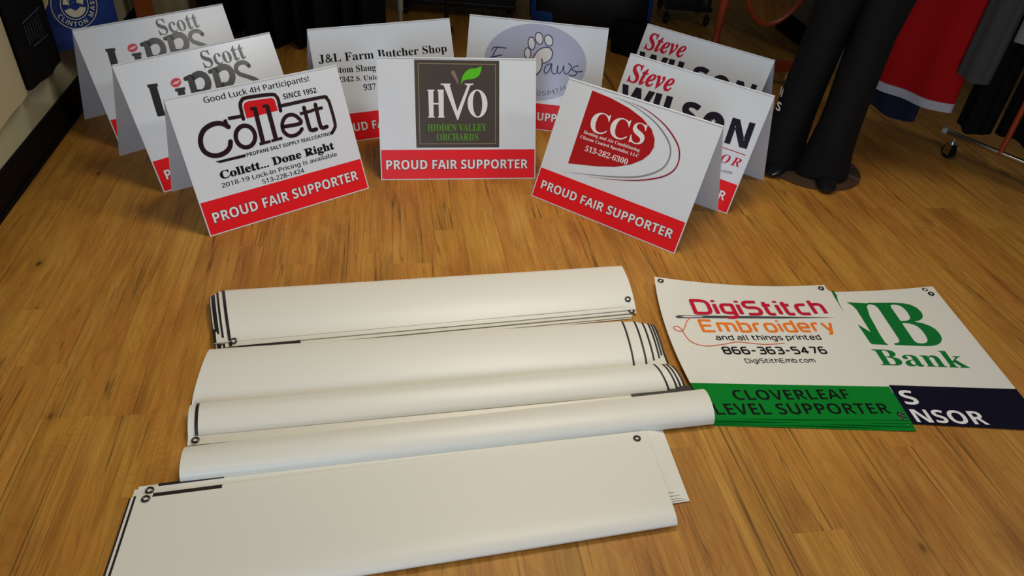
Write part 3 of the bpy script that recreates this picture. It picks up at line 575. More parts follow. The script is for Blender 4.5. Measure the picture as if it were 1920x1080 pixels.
# ---------------------------------------------------------------- flat vinyl banners on the floor
VINYL = mat('white_vinyl', (226, 225, 216), rough=0.42, bump=0.05, bscale=60)
DARKEDGE = mat('black_border_print', (30, 24, 22), rough=0.45)
RING = mat('grommet_metal', (66, 62, 60), rough=0.30, metal=0.8)
def grommet(parent, c, n=(0, 0, 1), r=0.0075, face=None):
    n = Vector(n).normalized(); u = n.cross(Vector((0, 1, 0.01))).normalized(); w = n.cross(u); c = Vector(c)
    bm = bmesh.new(); tube(bm, [c + n * 0.0012 + r * (math.cos(t) * u + math.sin(t) * w) for t in [2 * math.pi * k / 20 for k in range(20)]], 0.0026, 8, closed=True)
    o = bm_obj('grommet', bm, RING, parent)
    bm = bmesh.new(); vs = [bm.verts.new(c + n * 0.0006 + (r - 0.001) * (math.cos(t) * u + math.sin(t) * w)) for t in [2 * math.pi * k / 16 for k in range(16)]]; bm.faces.new(vs)
    bm_obj('grommet_hole', bm, face or VINYL, o, False)
    return o
def sheet_fn(S, d=(0, 0, 0), rot=0.0, wav=0.0, ph=0.0):
    bl, br, tr, tl = [Vector(q) for q in S['q']]; Lb, Tb = Vector(S['L']), Vector(S['T']); d = Vector(d); cen = (bl + tr) / 2; M = Matrix.Rotation(rot, 3, 'Z')
    def P(u, v, h=0.0):
        u /= .61; v /= .61
        p = (1 - u) * (1 - v) * bl + u * (1 - v) * br + u * v * tr + (1 - u) * v * tl + Lb * ((1 - u) ** 2 * 4 * v * (1 - v)) + Tb * (v ** 3 * 4 * u * (1 - u))
        p = cen + M @ (p - cen) + d
        p.z += h + wav * math.sin(u * 9 + ph) * (1 - v) ** 3 + wav * 0.6 * math.sin(u * 4 + ph * 2) * (1 - v) ** 2
        return p
    return P
def vinyl_banner(key, S, label, cat, d=(0, 0, 0), rot=0.0, wav=0.0, ph=0.0, band=None, group=None, art=True, thick=0.0009, gr=((.02, .59), (.59, .59), (.59, .02))):
    c = sheet_fn(S, d, rot, wav, ph)(.305, .305); t = thing('vinyl_banner', label, cat, (c.x, c.y, 0), 0, group); off = Vector((c.x, c.y, 0))
    F0 = sheet_fn(S, d, rot, wav, ph); F = lambda u, v, h=0.0: F0(u, v, h) - off
    n = 24; vs, fs = [], []
    for s in (0, -thick):
        for j in range(n + 1):
            for i in range(n + 1): vs.append(F(.61 * i / n, .61 * j / n, s))
    K = (n + 1) ** 2; I = lambda i, j, s: s * K + j * (n + 1) + i
    for s in (0, 1):
        for j in range(n):
            for i in range(n): fs.append((I(i, j, s), I(i + 1, j, s), I(i + 1, j + 1, s), I(i, j + 1, s)))
    for i in range(n):
        for j in (0, n): fs += [(I(i, j, 0), I(i + 1, j, 0), I(i + 1, j, 1), I(i, j, 1)), (I(j, i, 0), I(j, i + 1, 0), I(j, i + 1, 1), I(j, i, 1))]
    mi = [1 if band and all((k % K) // (n + 1) * .61 / n <= band[1] + .001 for k in f) else 0 for f in fs]
    raw_obj('vinyl_sheet', vs, fs, [VINYL, pm(band[0]) if band else VINYL], t, True, mi)
    if band:
        nu, nv = 24, 8; vs = [F(.61 * i / nu, .002 + (band[1] - .002) * j / nv, 0.0003) for j in range(nv + 1) for i in range(nu + 1)]
        raw_obj('colour_band', vs, [(j * (nu + 1) + i, j * (nu + 1) + i + 1, (j + 1) * (nu + 1) + i + 1, (j + 1) * (nu + 1) + i) for j in range(nv) for i in range(nu)], pm(band[0]), t)
    if art:
        A = Art(F); A.items([i for i in ART[key] if not (i[0] == 'P' and i[1] in ('bgreen', 'dnavy'))]); A.build(t)
    for u, v in gr:
        grommet(t, F(u, v, 0.0004), face=pm(band[0]) if v < .1 else VINYL)
    return t
BV = dict(digi=0.128, bank=0.150)
vinyl_banner('digi', SHEETS['digi'], 'white banner with needle logo and green band, topmost of the green stack', 'banner', band=('bgreen', BV['digi']), group='green banded banners in a stack')
for k, (dx, dy, rot, wv, ph) in enumerate([(0.004, -0.007, -0.5, .0008, 1.0), (0.010, -0.012, -1.0, .0012, 2.2), (0.012, -0.016, -1.3, .0010, 3.1), (0.016, -0.021, -1.7, .0008, 4.5)]):
    S = {'q': [list(q) for q in SHEETS['digi']['q']], 'L': (-.01, 0, 0), 'T': (0, 0, 0)}; S['q'][3][2] = 0.012; S['q'][3][0] += 0.02; S['q'][3][1] += 0.004; S['q'][2][1] -= 0.01
    which = ['second from the top', 'third from the top', 'fourth from the top', 'lowest'][k]
    vinyl_banner('digi', S, 'green banded banner under the needle banner, %s of the stack' % which, 'banner', d=(dx, dy, -0.0023 * (k + 1)), rot=R(rot), wav=wv, ph=ph, band=('bgreen', BV['digi']), group='green banded banners in a stack', art=False, gr=(((.59, .02),) if k in (0, 2) else ()))
vinyl_banner('bank', SHEETS['bank'], 'white bank banner with green NB lettering above a navy sponsor band', 'banner', band=('dnavy', BV['bank']), group='navy banded banners in a stack', gr=((.588, .572), (.59, .04)), wav=0.0)
vinyl_banner('bank', SHEETS['bank'], 'navy banded banner beneath the green lettered bank banner, right edge showing', 'banner', d=(0.006, 0.006, -0.0025), rot=R(-0.35), band=('dnavy', BV['bank']), group='navy banded banners in a stack', art=False, gr=((.572, .594),))

# ---------------------------------------------------------------- folded banner bundles
def bundle(label, FL, FR, BL, BR, prof, layers, grom=(), strips=(), lip_grom=()):
    """prof: outline (d, z) of the outermost sheet from its near edge over the top and back along the floor.
       layers: (left, right, inset, edge colour left, edge colour right, role)"""
    FL, FR, BL, BR = [Vector((*p, 0)) for p in (FL, FR, BL, BR)]; cen = (FL + FR + BL + BR) / 4
    t = thing('folded_banner', label, 'banner', cen, 0, 'long white banners folded lengthwise'); LEN = (FR - FL).length
    smp = smooth_path(prof, n=5)
    def P(s, d, z): return FL.lerp(FR, s / LEN).lerp(BL.lerp(BR, s / LEN), d) - cen + Vector((0, 0, z))
    dep = ((BL - FL).length + (BR - FR).length) / 2
    def layer(l, r, inset, cl, cr_, name, skip=0):
        pr = []
        m = len(smp)
        for i, (d, z) in enumerate(smp):
            a = smp[max(0, i - 1)]; b = smp[min(m - 1, i + 1)]; tx, tz = (b[0] - a[0]) * dep, b[1] - a[1]; q = math.hypot(tx, tz) or 1
            pr.append((d + inset * tz / q / dep, z - inset * tx / q))
        pr = [(d, max(0.0012, z)) for d, z in pr]
        xs = [l] + ([l + 0.008] if cl else []) + [l + 0.01 + (r - l - 0.02) * k / 14 for k in range(15)] + ([r - 0.006] if cr_ else []) + [r]
        vs, fs, mi = [], [], []
        n = len(pr)
        for s in xs:
            wob = 0.0016 * noise.noise(Vector((s * 3.1, FL.y * 7, inset * 90)))
            for (d, z) in pr: vs.append(P(s, d, z + wob * (1 if z > 0.008 else 0)))
        off = len(vs)
        for a_, s in enumerate(xs):
            for i, (d, z) in enumerate(pr):
                a = pr[max(0, i - 1)]; b = pr[min(n - 1, i + 1)]; tx, tz = (b[0] - a[0]) * dep, b[1] - a[1]; q = math.hypot(tx, tz) or 1
                vs.append(vs[a_ * n + i] + Vector((0, 0, -0.0009)) if False else P(s, d + 0.0008 * tz / q / dep, max(0.0004, z - 0.0008 * tx / q)))
        for a_ in range(len(xs) - 1):
            e = 0
            if cl and xs[a_ + 1] <= l + 0.0081: e = 1
            if cr_ and xs[a_] >= r - 0.0061: e = 1
            for i in range(n - 1):
                q = (a_ * n + i, (a_ + 1) * n + i, (a_ + 1) * n + i + 1, a_ * n + i + 1); fs.append(q); mi.append(e)
                fs.append(tuple(off + k for k in q)[::-1]); mi.append(e)
        for i in range(n - 1):
            for a_, e in ((0, bool(cl)), (len(xs) - 1, bool(cr_))):
                fs.append((a_ * n + i, a_ * n + i + 1, off + a_ * n + i + 1, off + a_ * n + i)); mi.append(int(e))
        for a_ in range(len(xs) - 1):
            for i in (0, n - 1): fs.append((a_ * n + i, (a_ + 1) * n + i, off + (a_ + 1) * n + i, off + a_ * n + i)); mi.append(0)
        return raw_obj(name, vs, fs, [VINYL, DARKEDGE], t, True, mi)
    for L in layers: layer(*L)
    def top(s, d, inset=0.0):
        best = None
        for (a, b) in zip(smp, smp[1:]):
            lo, hi = sorted((a[0], b[0]))
            if lo <= d <= hi and hi > lo:
                z = a[1] + (b[1] - a[1]) * (d - a[0]) / (b[0] - a[0])
                if best is None or z > best: best = z
        return P(s, d, (best if best is not None else smp[0][1]) - inset)
    for s, d, ins in grom:
        p = top(s, d, ins); q = top(s, d + 0.02, ins); n = Vector((0, -(q.z - p.z), (q - p).length)).normalized(); grommet(t, p + n * 0.0012, n, 0.0072)
    for s, d, z in lip_grom: grommet(t, P(s, d, z + .001), (0, 0, 1), 0.0072)
    for (s0, s1, d0, d1, z0, z1, m, nm) in strips:    # flat lips of inner sheets showing past the outer one
        vs = []
        for h in (0, -0.0009):
            for k in range(13):
                s = s0 + (s1 - s0) * k / 12; vs += [P(s, d0, z0 + h), P(s, d1, z1 + h)]
        fs = []
        for k in range(12):
            a = 2 * k; fs += [(a, a + 2, a + 3, a + 1), (26 + a, 26 + a + 1, 26 + a + 3, 26 + a + 2), (a, a + 2, 28 + a, 26 + a), (a + 1, a + 3, 29 + a, 27 + a)]
        fs += [(0, 1, 27, 26), (24, 25, 51, 50)]
        raw_obj(nm, vs, fs, m, t, False)
    return t
# profiles: near edge -> top -> fold at the far side -> back along the floor
P_back = [(0.00, .016), (0.10, .026), (0.30, .041), (0.55, .050), (0.80, .050), (0.93, .044), (0.99, .030), (1.0, .018), (0.97, .006), (0.85, .002), (0.4, .002), (0.05, .002)]
bundle('long white folded banner bundle farthest from the camera, fanned black edges at its left end',
       (-.768, 1.492), (.374, 1.798), (-.866, 1.716), (.334, 2.004), P_back,
       [(0.0, 1.198, 0.0, 1, 0, 'outer_sheet'), (-.010, 1.190, .0030, 0, 0, 'inner_sheet'), (-.016, 1.186, .0058, 1, 0, 'inner_sheet'), (-.021, 1.18, .0085, 0, 0, 'inner_sheet'), (-.027, 1.18, .0115, 1, 0, 'inner_sheet'), (-.032, 1.17, .0145, 1, 0, 'inner_sheet'), (-.036, 1.17, .0175, 0, 0, 'inner_sheet'), (-.039, 1.16, .020, 1, 0, 'inner_sheet')],
       grom=((.014, .055, 0), (1.178, .16, 0)),
       strips=((.025, .19, -.045, .02, .0140, .0165, DARKEDGE, 'black_border'), (.10, 1.198, -.05, .05, .0115, .013, VINYL, 'inner_sheet'), (.16, 1.184, -.10, .05, .0065, .007, VINYL, 'inner_sheet'), (.35, 1.180, -.12, .05, .003, .0035, VINYL, 'inner_sheet')), lip_grom=((1.183, -.015, .0125),))
P_mid = [(0.00, .006), (0.05, .020), (0.18, .033), (0.40, .043), (0.65, .048), (0.85, .046), (0.95, .038), (1.0, .022), (0.97, .006), (0.85, .002), (0.4, .002), (0.05, .002)]
bundle('long white folded banner bundle second from the back, thick striped edges at its right end',
       (-.782, 1.262), (.392, 1.532), (-.803, 1.462), (.362, 1.728), P_mid,
       [(0.0, 1.176, 0.0, 0, 1, 'outer_sheet'), (.01, 1.214, .0028, 0, 1, 'inner_sheet'), (.01, 1.224, .0058, 0, 0, 'inner_sheet'), (.01, 1.240, .0085, 0, 1, 'inner_sheet'), (.01, 1.258, .0115, 0, 1, 'inner_sheet'), (.01, 1.268, .0145, 0, 1, 'inner_sheet'), (.01, 1.277, .0175, 0, 1, 'inner_sheet')])
P_3 = [(0.00, .016), (0.10, .026), (0.30, .036), (0.60, .042), (0.85, .038), (0.95, .030), (1.0, .018), (0.97, .006), (0.85, .002), (0.4, .002), (0.05, .002)]
bundle('narrow white folded banner bundle, third from the back, black corner strip at its right',
       (-.752, 1.166), (.498, 1.462), (-.780, 1.262), (.456, 1.556), P_3,
       [(.016, 1.236, 0.0, 1, 1, 'outer_sheet'), (0.0, 1.262, .0028, 0, 1, 'inner_sheet'), (.004, 1.275, .0056, 0, 1, 'inner_sheet'), (.008, 1.288, .0084, 0, 1, 'inner_sheet')],
       strips=((0.0, 1.290, -.24, .06, .010, .0155, VINYL, 'inner_sheet'), (1.125, 1.300, -.26, .12, .0125, .0195, DARKEDGE, 'black_border')),
       lip_grom=((.018, -.13, .0128),))
P_4 = [(0.30, .002), (0.16, .002), (0.03, .006), (0.0, .016), (0.05, .030), (0.20, .041), (0.45, .046), (0.70, .044), (0.90, .034), (1.0, .020), (0.97, .008), (0.85, .002), (0.5, .002)]
bundle('narrow white rolled banner, smooth and rounded, reaching over the green stack',
       (-.716, 1.034), (.548, 1.346), (-.738, 1.128), (.532, 1.460), P_4,
       [(0.0, 1.308, 0.0, 0, 0, 'outer_sheet'), (.006, 1.304, .0030, 0, 0, 'inner_sheet'), (.01, 1.300, .006, 0, 1, 'inner_sheet')])
# the nearest: the fold faces the camera, the free edges lie at the far side
P_5 = [(0.95, .0180), (0.80, .0195), (0.50, .0225), (0.25, .0255), (0.12, .0262), (0.05, .0235), (0.01, .0175), (0.0, .0120), (0.02, .0045), (0.08, .0015), (0.4, .0015), (0.9, .0015)]
bundle('wide white folded banner stack nearest the camera, with grommets at its far corners',
       (-.744, .712), (.416, 1.026), (-.802, 1.000), (.366, 1.312), P_5,
       [(.006, 1.200, 0.0, 0, 0, 'outer_sheet'), (.000, 1.201, -.0022, 1, 0, 'inner_sheet'), (-.006, 1.202, -.0044, 0, 0, 'inner_sheet'), (-.011, 1.203, -.0066, 1, 0, 'inner_sheet')],
       grom=((.028, .90, 0), (1.172, .87, 0)),
       strips=((.040, .185, .915, .950, .0192, .0190, DARKEDGE, 'black_border'),
               (.004, 1.204, .80, 1.040, .0158, .0158, VINYL, 'inner_sheet'), (.045, .185, 1.020, 1.046, .0162, .0162, DARKEDGE, 'black_border'),
               (-.004, 1.222, .30, 1.020, .0130, .0138, VINYL, 'inner_sheet'), (.004, 1.232, .27, 1.035, .0106, .0114, VINYL, 'inner_sheet'), (.004, 1.240, .245, 1.02, .0082, .0090, VINYL, 'inner_sheet'), (.004, 1.248, .23, 1.01, .0058, .0066, VINYL, 'inner_sheet'), (.004, 1.254, .215, .98, .0034, .0040, VINYL, 'inner_sheet')),
       lip_grom=((.030, .985, .0158),))

# ---------------------------------------------------------------- clothes and fixtures round the display
BLACK = mat('black_cloth', (14, 14, 15), rough=0.85, bump=0.4, bscale=400, vary=0.2, spec=0.15)
def garment(name, label, cat, p0, p1, z0, z1, depth, m, folds=5, amp=0.012, group=None, flare=0.0, wob=0.01, seed=0, parent=None, skew=(0, 0), fsc=1.0):
    """a hanging garment: closed wavy section swept upwards, hem at z0"""
    p0, p1 = Vector((*p0, 0)), Vector((*p1, 0)); e = p1 - p0; L = e.length; d = e.normalized(); n = Vector((-d.y, d.x, 0)); c = (p0 + p1) / 2; loops = []; N = 48; H = 9
    rnd = random.Random(seed); ph = rnd.random() * 6
    for j in range(H):
        f = j / (H - 1); z = z0 + (z1 - z0) * f; loop = []; w = L / 2 * (1 + flare * (1 - f))
        for k in range(N):
            a = 2 * math.pi * k / N; x = w * (abs(math.cos(a)) ** 0.75) * (1 if math.cos(a) > 0 else -1)
            yy = depth / 2 * math.sin(a) * (1 + 0.12 * f) + amp * math.sin(x / L * folds * 6.28 + ph + f * fsc * 0.8) * (1.1 - 0.4 * f * fsc)
            zz = z + (wob * math.sin(x / L * folds * 3.1 + ph * 2) * (1 - f) if j < 3 else 0)
            loop.append((d * (x + skew[0] * f) + n * (yy + skew[1] * f) + Vector((0, 0, zz))))
        loops.append(loop)
    bm = bmesh.new(); loft(bm, loops)
    if parent is None:
        o = bm_obj(name, bm, m); o.location = c; tag(o, label, cat, group)
    else:
        o = bm_obj(name, bm, m, parent); o.location = c
    return o
# left wall: shirts hanging above the baseboard
wl = Vector((-1.939 + 1.824, 2.957 - 2.405, 0)).normalized(); wn = Vector((wl.y, -wl.x, 0))
def wl_pt(s, off): return Vector((-1.824, 2.405, 0)) + wl * s + wn * off
def wall_shirt(name, label, s0, s1, zb, m, off=0.035, ang=0.0, z1=1.2):
    a = wl_pt(s0, off); b = wl_pt(s1, off)
    if ang: d = (b - a); b = a + Matrix.Rotation(ang, 3, 'Z') @ d
    return garment(name, label, 'shirt', a.xy, b.xy, zb, z1, 0.05, m, folds=2, amp=0.004, wob=0.002, group='shirts hanging on the left wall'), a, b
CREAM = mat('cream_cloth', (206, 196, 160), rough=0.85, bump=0.3, bscale=300)
BLUE = mat('royal_blue_cloth', (22, 52, 128), rough=0.8, bump=0.3, bscale=300)
wall_shirt('shirt', 'cream shirt hanging on the left wall at the edge of the picture', -0.62, 0.03, 0.285, CREAM)
sh, a, b = wall_shirt('shirt', 'black shirt with faint blue chest print hanging on the left wall', 0.045, 0.375, 0.285, BLACK, off=0.04)
d = (b - a).normalized(); nn = Vector((d.y, -d.x, 0)); ce = Vector((*sh.location.xy, 0))
F = lambda u, v, h=0.0: a + d * u + nn * (0.034 + h) + Vector((0, 0, v)) - ce
A = Art(F); rn = random.Random(3)
for k in range(7):
    u = 0.06 + 0.022 * k; A.stroke('slate', .003, [(u, .43 + .01 * math.sin(k)), (u + .004 * rn.uniform(-1, 1), .50)], sharp=1)
A.stroke('slate', .004, [(.05, .51), (.22, .515)], sharp=1); A.stroke('slate', .003, [(.08, .42), (.22, .415)], sharp=1); A.build(sh)

# ---------------------------------------------------------------- blue shirt with the round emblem
p0, p1 = Vector((-1.911, 2.795, 0)), Vector((-1.733, 3.078, 0))
d = (p1 - p0).normalized(); q0 = p0 + d * .05; nn = Vector((d.y, -d.x, 0)); off = -nn * 0.024
sh = garment('shirt', 'royal blue shirt with a round cream emblem hanging beside the left wall', 'shirt', (q0 + off).xy, (p1 + off).xy, 0.285, 1.15, 0.045, BLUE, folds=1, amp=0.001, wob=0.002, group='shirts hanging on the left wall')
ce = Vector((*sh.location.xy, 0)); F = lambda u, v, h=0.0: p0 + d * u + nn * (0.006 + h) + Vector((0, 0, v)) - ce
A = Art(F); cx, cz = 0.157, 0.452
circ = lambda r, n=40, sz=1.0: [(cx + r * math.cos(2 * math.pi * k / n), cz + r * sz * math.sin(2 * math.pi * k / n)) for k in range(n)]
A.ring('cream', circ(.092), circ(.0885), 1); A.ring('cream', circ(.056), circ(.0525), 1)
A.poly('cream', [(cx + .046 * math.cos(R(t)), cz + .046 * math.sin(R(t))) for t in range(195, 350, 12)] + [(cx + .02, cz - .010), (cx, cz - .022), (cx - .02, cz - .008)], 1)
A.poly('cream', [(cx - .045, cz + .012), (cx - .02, cz + .004), (cx - .028, cz + .022), (cx - .012, cz + .034), (cx - .034, cz + .036)], 1)
A.poly('cream', [(cx + .010, cz + .010), (cx + .034, cz - .004), (cx + .042, cz + .020), (cx + .022, cz + .036)], 1)
A.stroke('slate', .004, [(cx - .03, cz - .006), (cx, cz + .012), (cx + .03, cz - .012)], 2)
def arc_text(A, s, style, col, cx, cz, rad, a0, a1, h, z=1):
    """letters along an arc, feet outwards (lower half of a round emblem)"""
    ws = [(0.45 if ch == ' ' else (max(v[0] for v in text_geo(ch, style)[0]) - min(v[0] for v in text_geo(ch, style)[0]) + 0.12)) for ch in s]; tot = sum(ws); acc = 0
    for ch, w in zip(s, ws):
        a = R(a0 + (a1 - a0) * (acc + w / 2) / tot); acc += w
        if ch == ' ': continue
        c = Vector((cx + rad * math.cos(a), cz + rad * math.sin(a))); out = Vector((math.cos(a), math.sin(a))); tx = Vector((-out.y, out.x)); hw = (w - 0.12) / 0.714 * h / 2
        L = c + out * h / 2 - tx * hw; A.text(ch, style, col, tuple(L), tuple(L + tx * 2 * hw), tuple(L - out * h), z)
A.joined = True
arc_text(A, 'CLINTON MASSIE', 'sans', 'cream', cx, cz, .0722, 196, 396, .0185)
A.poly('gold', [(cx - .118, cz + .012), (cx - .100, cz + .028), (cx - .104, cz + .055), (cx - .124, cz + .055)], 1)
A.poly('cream', [(cx - .126, cz + .058), (cx - .115, cz + .004), (cx - .094, cz + .030), (cx - .098, cz + .058)], 0.5)
A.build(sh)

WOOD = mat('orange_wood', (176, 92, 36), rough=0.45, bump=0.2, bscale=40, vary=0.15, vscale=12)
bm = bmesh.new(); box(bm, (0, 0, .62), (.085, .03, 1.24), bevel=.004); box(bm, (0, 0, .02), (.10, .34, .04), bevel=.006)
o = bm_obj('display_post', bm, WOOD, None, False); o.location = (-2.015, 3.82, 0); o.rotation_euler = (0, 0, R(20)); tag(o, 'orange wooden display post standing behind the blue shirt', 'post')
TAN = mat('khaki_cloth', (214, 204, 164), rough=0.85, bump=0.3, bscale=300, vary=0.1)
garment('shirt', 'khaki shirt hanging behind the wooden post at the top left', 'shirt', (-2.04, 3.91), (-1.85, 3.99), 0.02, 1.2, 0.05, TAN, folds=2, amp=0.008)

# black garments on the rail behind the signs
METAL = mat('black_metal', (16, 16, 17), rough=0.4, metal=0.3)
CHROME = mat('chrome', (190, 190, 192), rough=0.18, metal=1.0)
rk = thing('garment_rack', 'black garment rail carrying long black garments behind the back signs', 'rack', (-1.1, 4.02, 0))
bm = bmesh.new(); tube(bm, [(-.62, 0, 1.36), (.62, 0.12, 1.36)], .013, 10); bm_obj('rail', bm, METAL, rk)
for sx, sy in ((-.62, 0), (.62, .12)):
    bm = bmesh.new(); tube(bm, [(sx, sy, 0.03), (sx, sy, 1.36)], .012, 10); bm_obj('post', bm, METAL, rk)
    bm = bmesh.new(); tube(bm, [(sx, sy - .2, 0.02), (sx, sy + .2, 0.02)], .018, 10); bm_obj('foot', bm, METAL, rk)
for k in range(8):
    x = -1.70 + .117 * k; y = 3.955 + .05 * math.sin(k * 2.3) + .02 * k; z0 = (.10, .07, .04, .02, .03, .02, .05, .04)[k]
    wh = ('leftmost of the row', 'second from the left', 'third from the left', 'fourth from the left', 'fifth from the left', 'sixth from the left', 'seventh from the left', 'rightmost, beside the pale pole')[k]
    garment('long_garment', 'long black garment on the rail behind the signs, ' + wh, 'garment', (x, y - .20), (x + .02, y + .20), z0, 1.30, .085, BLACK, folds=2.5, amp=.006, group='long black garments on the rail', wob=.012, seed=k)
POLE = mat('pale_pole_paint', (176, 170, 148), rough=0.5)
bm = bmesh.new(); tube(bm, [(0, 0, .10), (0, 0, 1.3)], .017, 12); tube(bm, [(0, 0, 0), (0, 0, .10)], .012, 12); o = bm_obj('pole', bm, POLE); o.location = (-.775, 4.36, 0); tag(o, 'pale upright pole standing behind the butcher shop sign', 'pole')
def caster(parent, c, r=.028, m=METAL, bracket=METAL, yaw=0.0):
    c = Vector(c); ax = Vector((math.cos(yaw), math.sin(yaw), 0))
    bm = bmesh.new(); lathe(bm, [(-.012, r * .7), (-.010, r), (.010, r), (.012, r * .7)], c + Vector((0, 0, r)), ax, 20); w = bm_obj('wheel', bm, m, parent)
    bm = bmesh.new(); rot = Matrix.Rotation(yaw, 3, 'Z')
    for s in (-1, 1): box(bm, c + ax * s * .016 + Vector((0, 0, r * 1.35)), (.003, r * 1.1, r * 1.5), rot)
    box(bm, c + Vector((0, 0, r * 2.1)), (.036, r * 1.2, .004), rot); tube(bm, [c + Vector((0, 0, r * 2.1)), c + Vector((0, 0, r * 2.9))], .007, 8); bm_obj('caster_bracket', bm, bracket, parent, False)
cab = thing('rolling_rack', 'black panelled rolling rack behind the paw print sign, caster at its right corner', 'rack', (-.47, 4.80, 0))
bm = bmesh.new(); box(bm, (0, 0, .36), (.70, .36, .56), bevel=.006); bm_obj('body', bm, METAL, cab, False)
bm = bmesh.new(); box(bm, (0, 0, .085), (.72, .38, .03), bevel=.006); bm_obj('base_rail', bm, METAL, cab, False)
for x in (-.32, .32):
    for y in (-.16, .16): caster(cab, (x, y, 0), r=.026)
for z in (.155, .185):
    bm = bmesh.new(); lathe(bm, [(0, .007), (.004, .007), (.006, .003)], (.08, -.181, z), (0, -1, 0), 12); bm_obj('bolt', bm, CHROME, cab)

# black and blue bag
BAGB = mat('bag_nylon_black', (14, 14, 16), rough=0.6, bump=0.3, bscale=200); BAGBL = mat('bag_trim_blue', (24, 84, 176), rough=0.5)
bag = thing('sports_bag', 'black sports bag with bright blue corner trim lying behind the paw print sign', 'bag', (.34, 4.62, 0))
def blob(F, nu=40, nv=20):
    vs = []; fs = []
    for j in range(nv + 1):
        for i in range(nu): vs.append(F(2 * math.pi * i / nu, math.pi * j / nv - math.pi / 2))
    for j in range(nv):
        for i in range(nu): fs.append((j * nu + i, j * nu + (i + 1) % nu, (j + 1) * nu + (i + 1) % nu, (j + 1) * nu + i))
    return vs, fs
def sup(c, e): return math.copysign(abs(c) ** e, c)
def bagF(a, b, k=1.0): 
    return Vector((.37 * k * sup(math.cos(a), .55) * sup(math.cos(b), .45), .23 * k * sup(math.sin(a), .6) * sup(math.cos(b), .45), .17 + .17 * k * sup(math.sin(b), .55) + .012 * math.sin(5 * a) * math.cos(b)))
vs, fs = blob(lambda a, b: bagF(a, b)); raw_obj('bag_body', vs, fs, BAGB, bag)
for nm, a0, a1, b0, b1 in (('blue_trim', 202, 218, -20, 45), ('blue_trim', 214, 246, -42, -4), ('blue_trim', 322, 338, -20, 45), ('blue_trim', 293, 326, -44, -6)):
    vs, fs, n = [], [], 10
    for j in range(n + 1):
        for i in range(n + 1): vs.append(bagF(R(a0 + (a1 - a0) * i / n), R(b0 + (b1 - b0) * j / n), 1.012))
    for j in range(n):
        for i in range(n): fs.append((j * (n + 1) + i, j * (n + 1) + i + 1, (j + 1) * (n + 1) + i + 1, (j + 1) * (n + 1) + i))
    raw_obj(nm, vs, fs, BAGBL, bag)
for y in (-.09, .09):
    bm = bmesh.new(); tube(bm, smooth_path([(-.14, y, .32), (-.10, y * .6, .45), (.10, y * .6, .45), (.14, y, .32)]), .012, 8); bm_obj('handle', bm, BAGB, bag)
garment('bag_shadow_mound', 'low black mound standing in for the shadow in front of the sports bag', 'shadow stand-in', (.46, 4.27), (.70, 4.25), 0.0, .15, .20, BLACK, folds=2, amp=.012, wob=0)  # low black shape added as the dark shadow below the bag
# open black rack with a caster at the top middle
r2 = thing('rolling_rack', 'open black rolling rack with one caster, right of the sports bag', 'rack', (.98, 5.02, 0))
for x in (-.13, .13):
    for y in (-.16, .16):
        bm = bmesh.new(); box(bm, (x, y, .66), (.018, .018, 1.12), bevel=.002); bm_obj('post', bm, METAL, r2, False)
        caster(r2, (x, y, 0), r=.026)
for z in (.105, .20, .75):
    bm = bmesh.new(); box(bm, (0, 0, z), (.30, .36, .03 if z < .15 else .014), bevel=.003); bm_obj('shelf', bm, METAL, r2, False)
PAPERS = mat('paper_stack', (188, 184, 172), rough=0.7)
bm = bmesh.new(); box(bm, (0, 0, .012), (.20, .26, .024), bevel=.002); o = bm_obj('paper_stack', bm, PAPERS, None, False); o.location = (.98, 5.02, .2075); tag(o, 'small stack of white papers on the open black rack', 'paper')

# cheval mirror
RW = mat('red_brown_wood', (150, 58, 26), rough=0.32, coat=0.3, vary=0.15, vscale=14)
GLASS = mat('mirror_glass', (205, 205, 200), rough=0.03, metal=1.0)
mi = thing('cheval_mirror', 'oval cheval mirror in a turned red-brown wooden stand', 'mirror', (1.215, 3.86, 0), R(2))
turned = [(0, .016), (.03, .026), (.06, .026), (.075, .017), (.09, .026), (.12, .024), (.14, .016), (.155, .023), (.17, .016), (.22, .017), (.42, .027), (.52, .024), (.60, .016), (.615, .025), (.635, .016), (.66, .022), (.69, .016), (.9, .019), (1.15, .015), (1.17, .022), (1.2, .012)]
for s in (-1, 1):
    bm = bmesh.new(); lathe(bm, turned, (s * .265, 0, .07), (0, 0, 1), 20); bm_obj('turned_post', bm, RW, mi)
    for q in (-1, 1):
        bm = bmesh.new(); pts = smooth_path([(s * .265, 0, .13), (s * .265, q * .07, .125), (s * .265, q * .15, .07), (s * .265, q * .21, .022)]); tube(bm, pts, [.024 - .010 * i / len(pts) for i in range(len(pts))], 10); bm_obj('foot', bm, RW, mi)
bm = bmesh.new(); box(bm, (0, 0, .115), (.50, .022, .06), bevel=.005); bm_obj('cross_rail', bm, RW, mi, False)
til = Matrix.Rotation(R(9), 3, 'X'); mc = Vector((0, 0, .795)); orad = (.200, .50)
bm = bmesh.new(); tube(bm, [mc + til @ Vector((orad[0] * math.cos(t), 0, orad[1] * math.sin(t))) for t in [2 * math.pi * k / 64 for k in range(64)]], .014, 10, closed=True); bm_obj('oval_frame', bm, RW, mi)
bm = bmesh.new(); loft(bm, [[mc + til @ Vector((orad[0] * math.cos(t), y, orad[1] * math.sin(t))) for t in [2 * math.pi * k / 64 for k in range(64)]] for y in (-.002, .006)]); bm_obj('mirror_glass', bm, GLASS, mi, False)

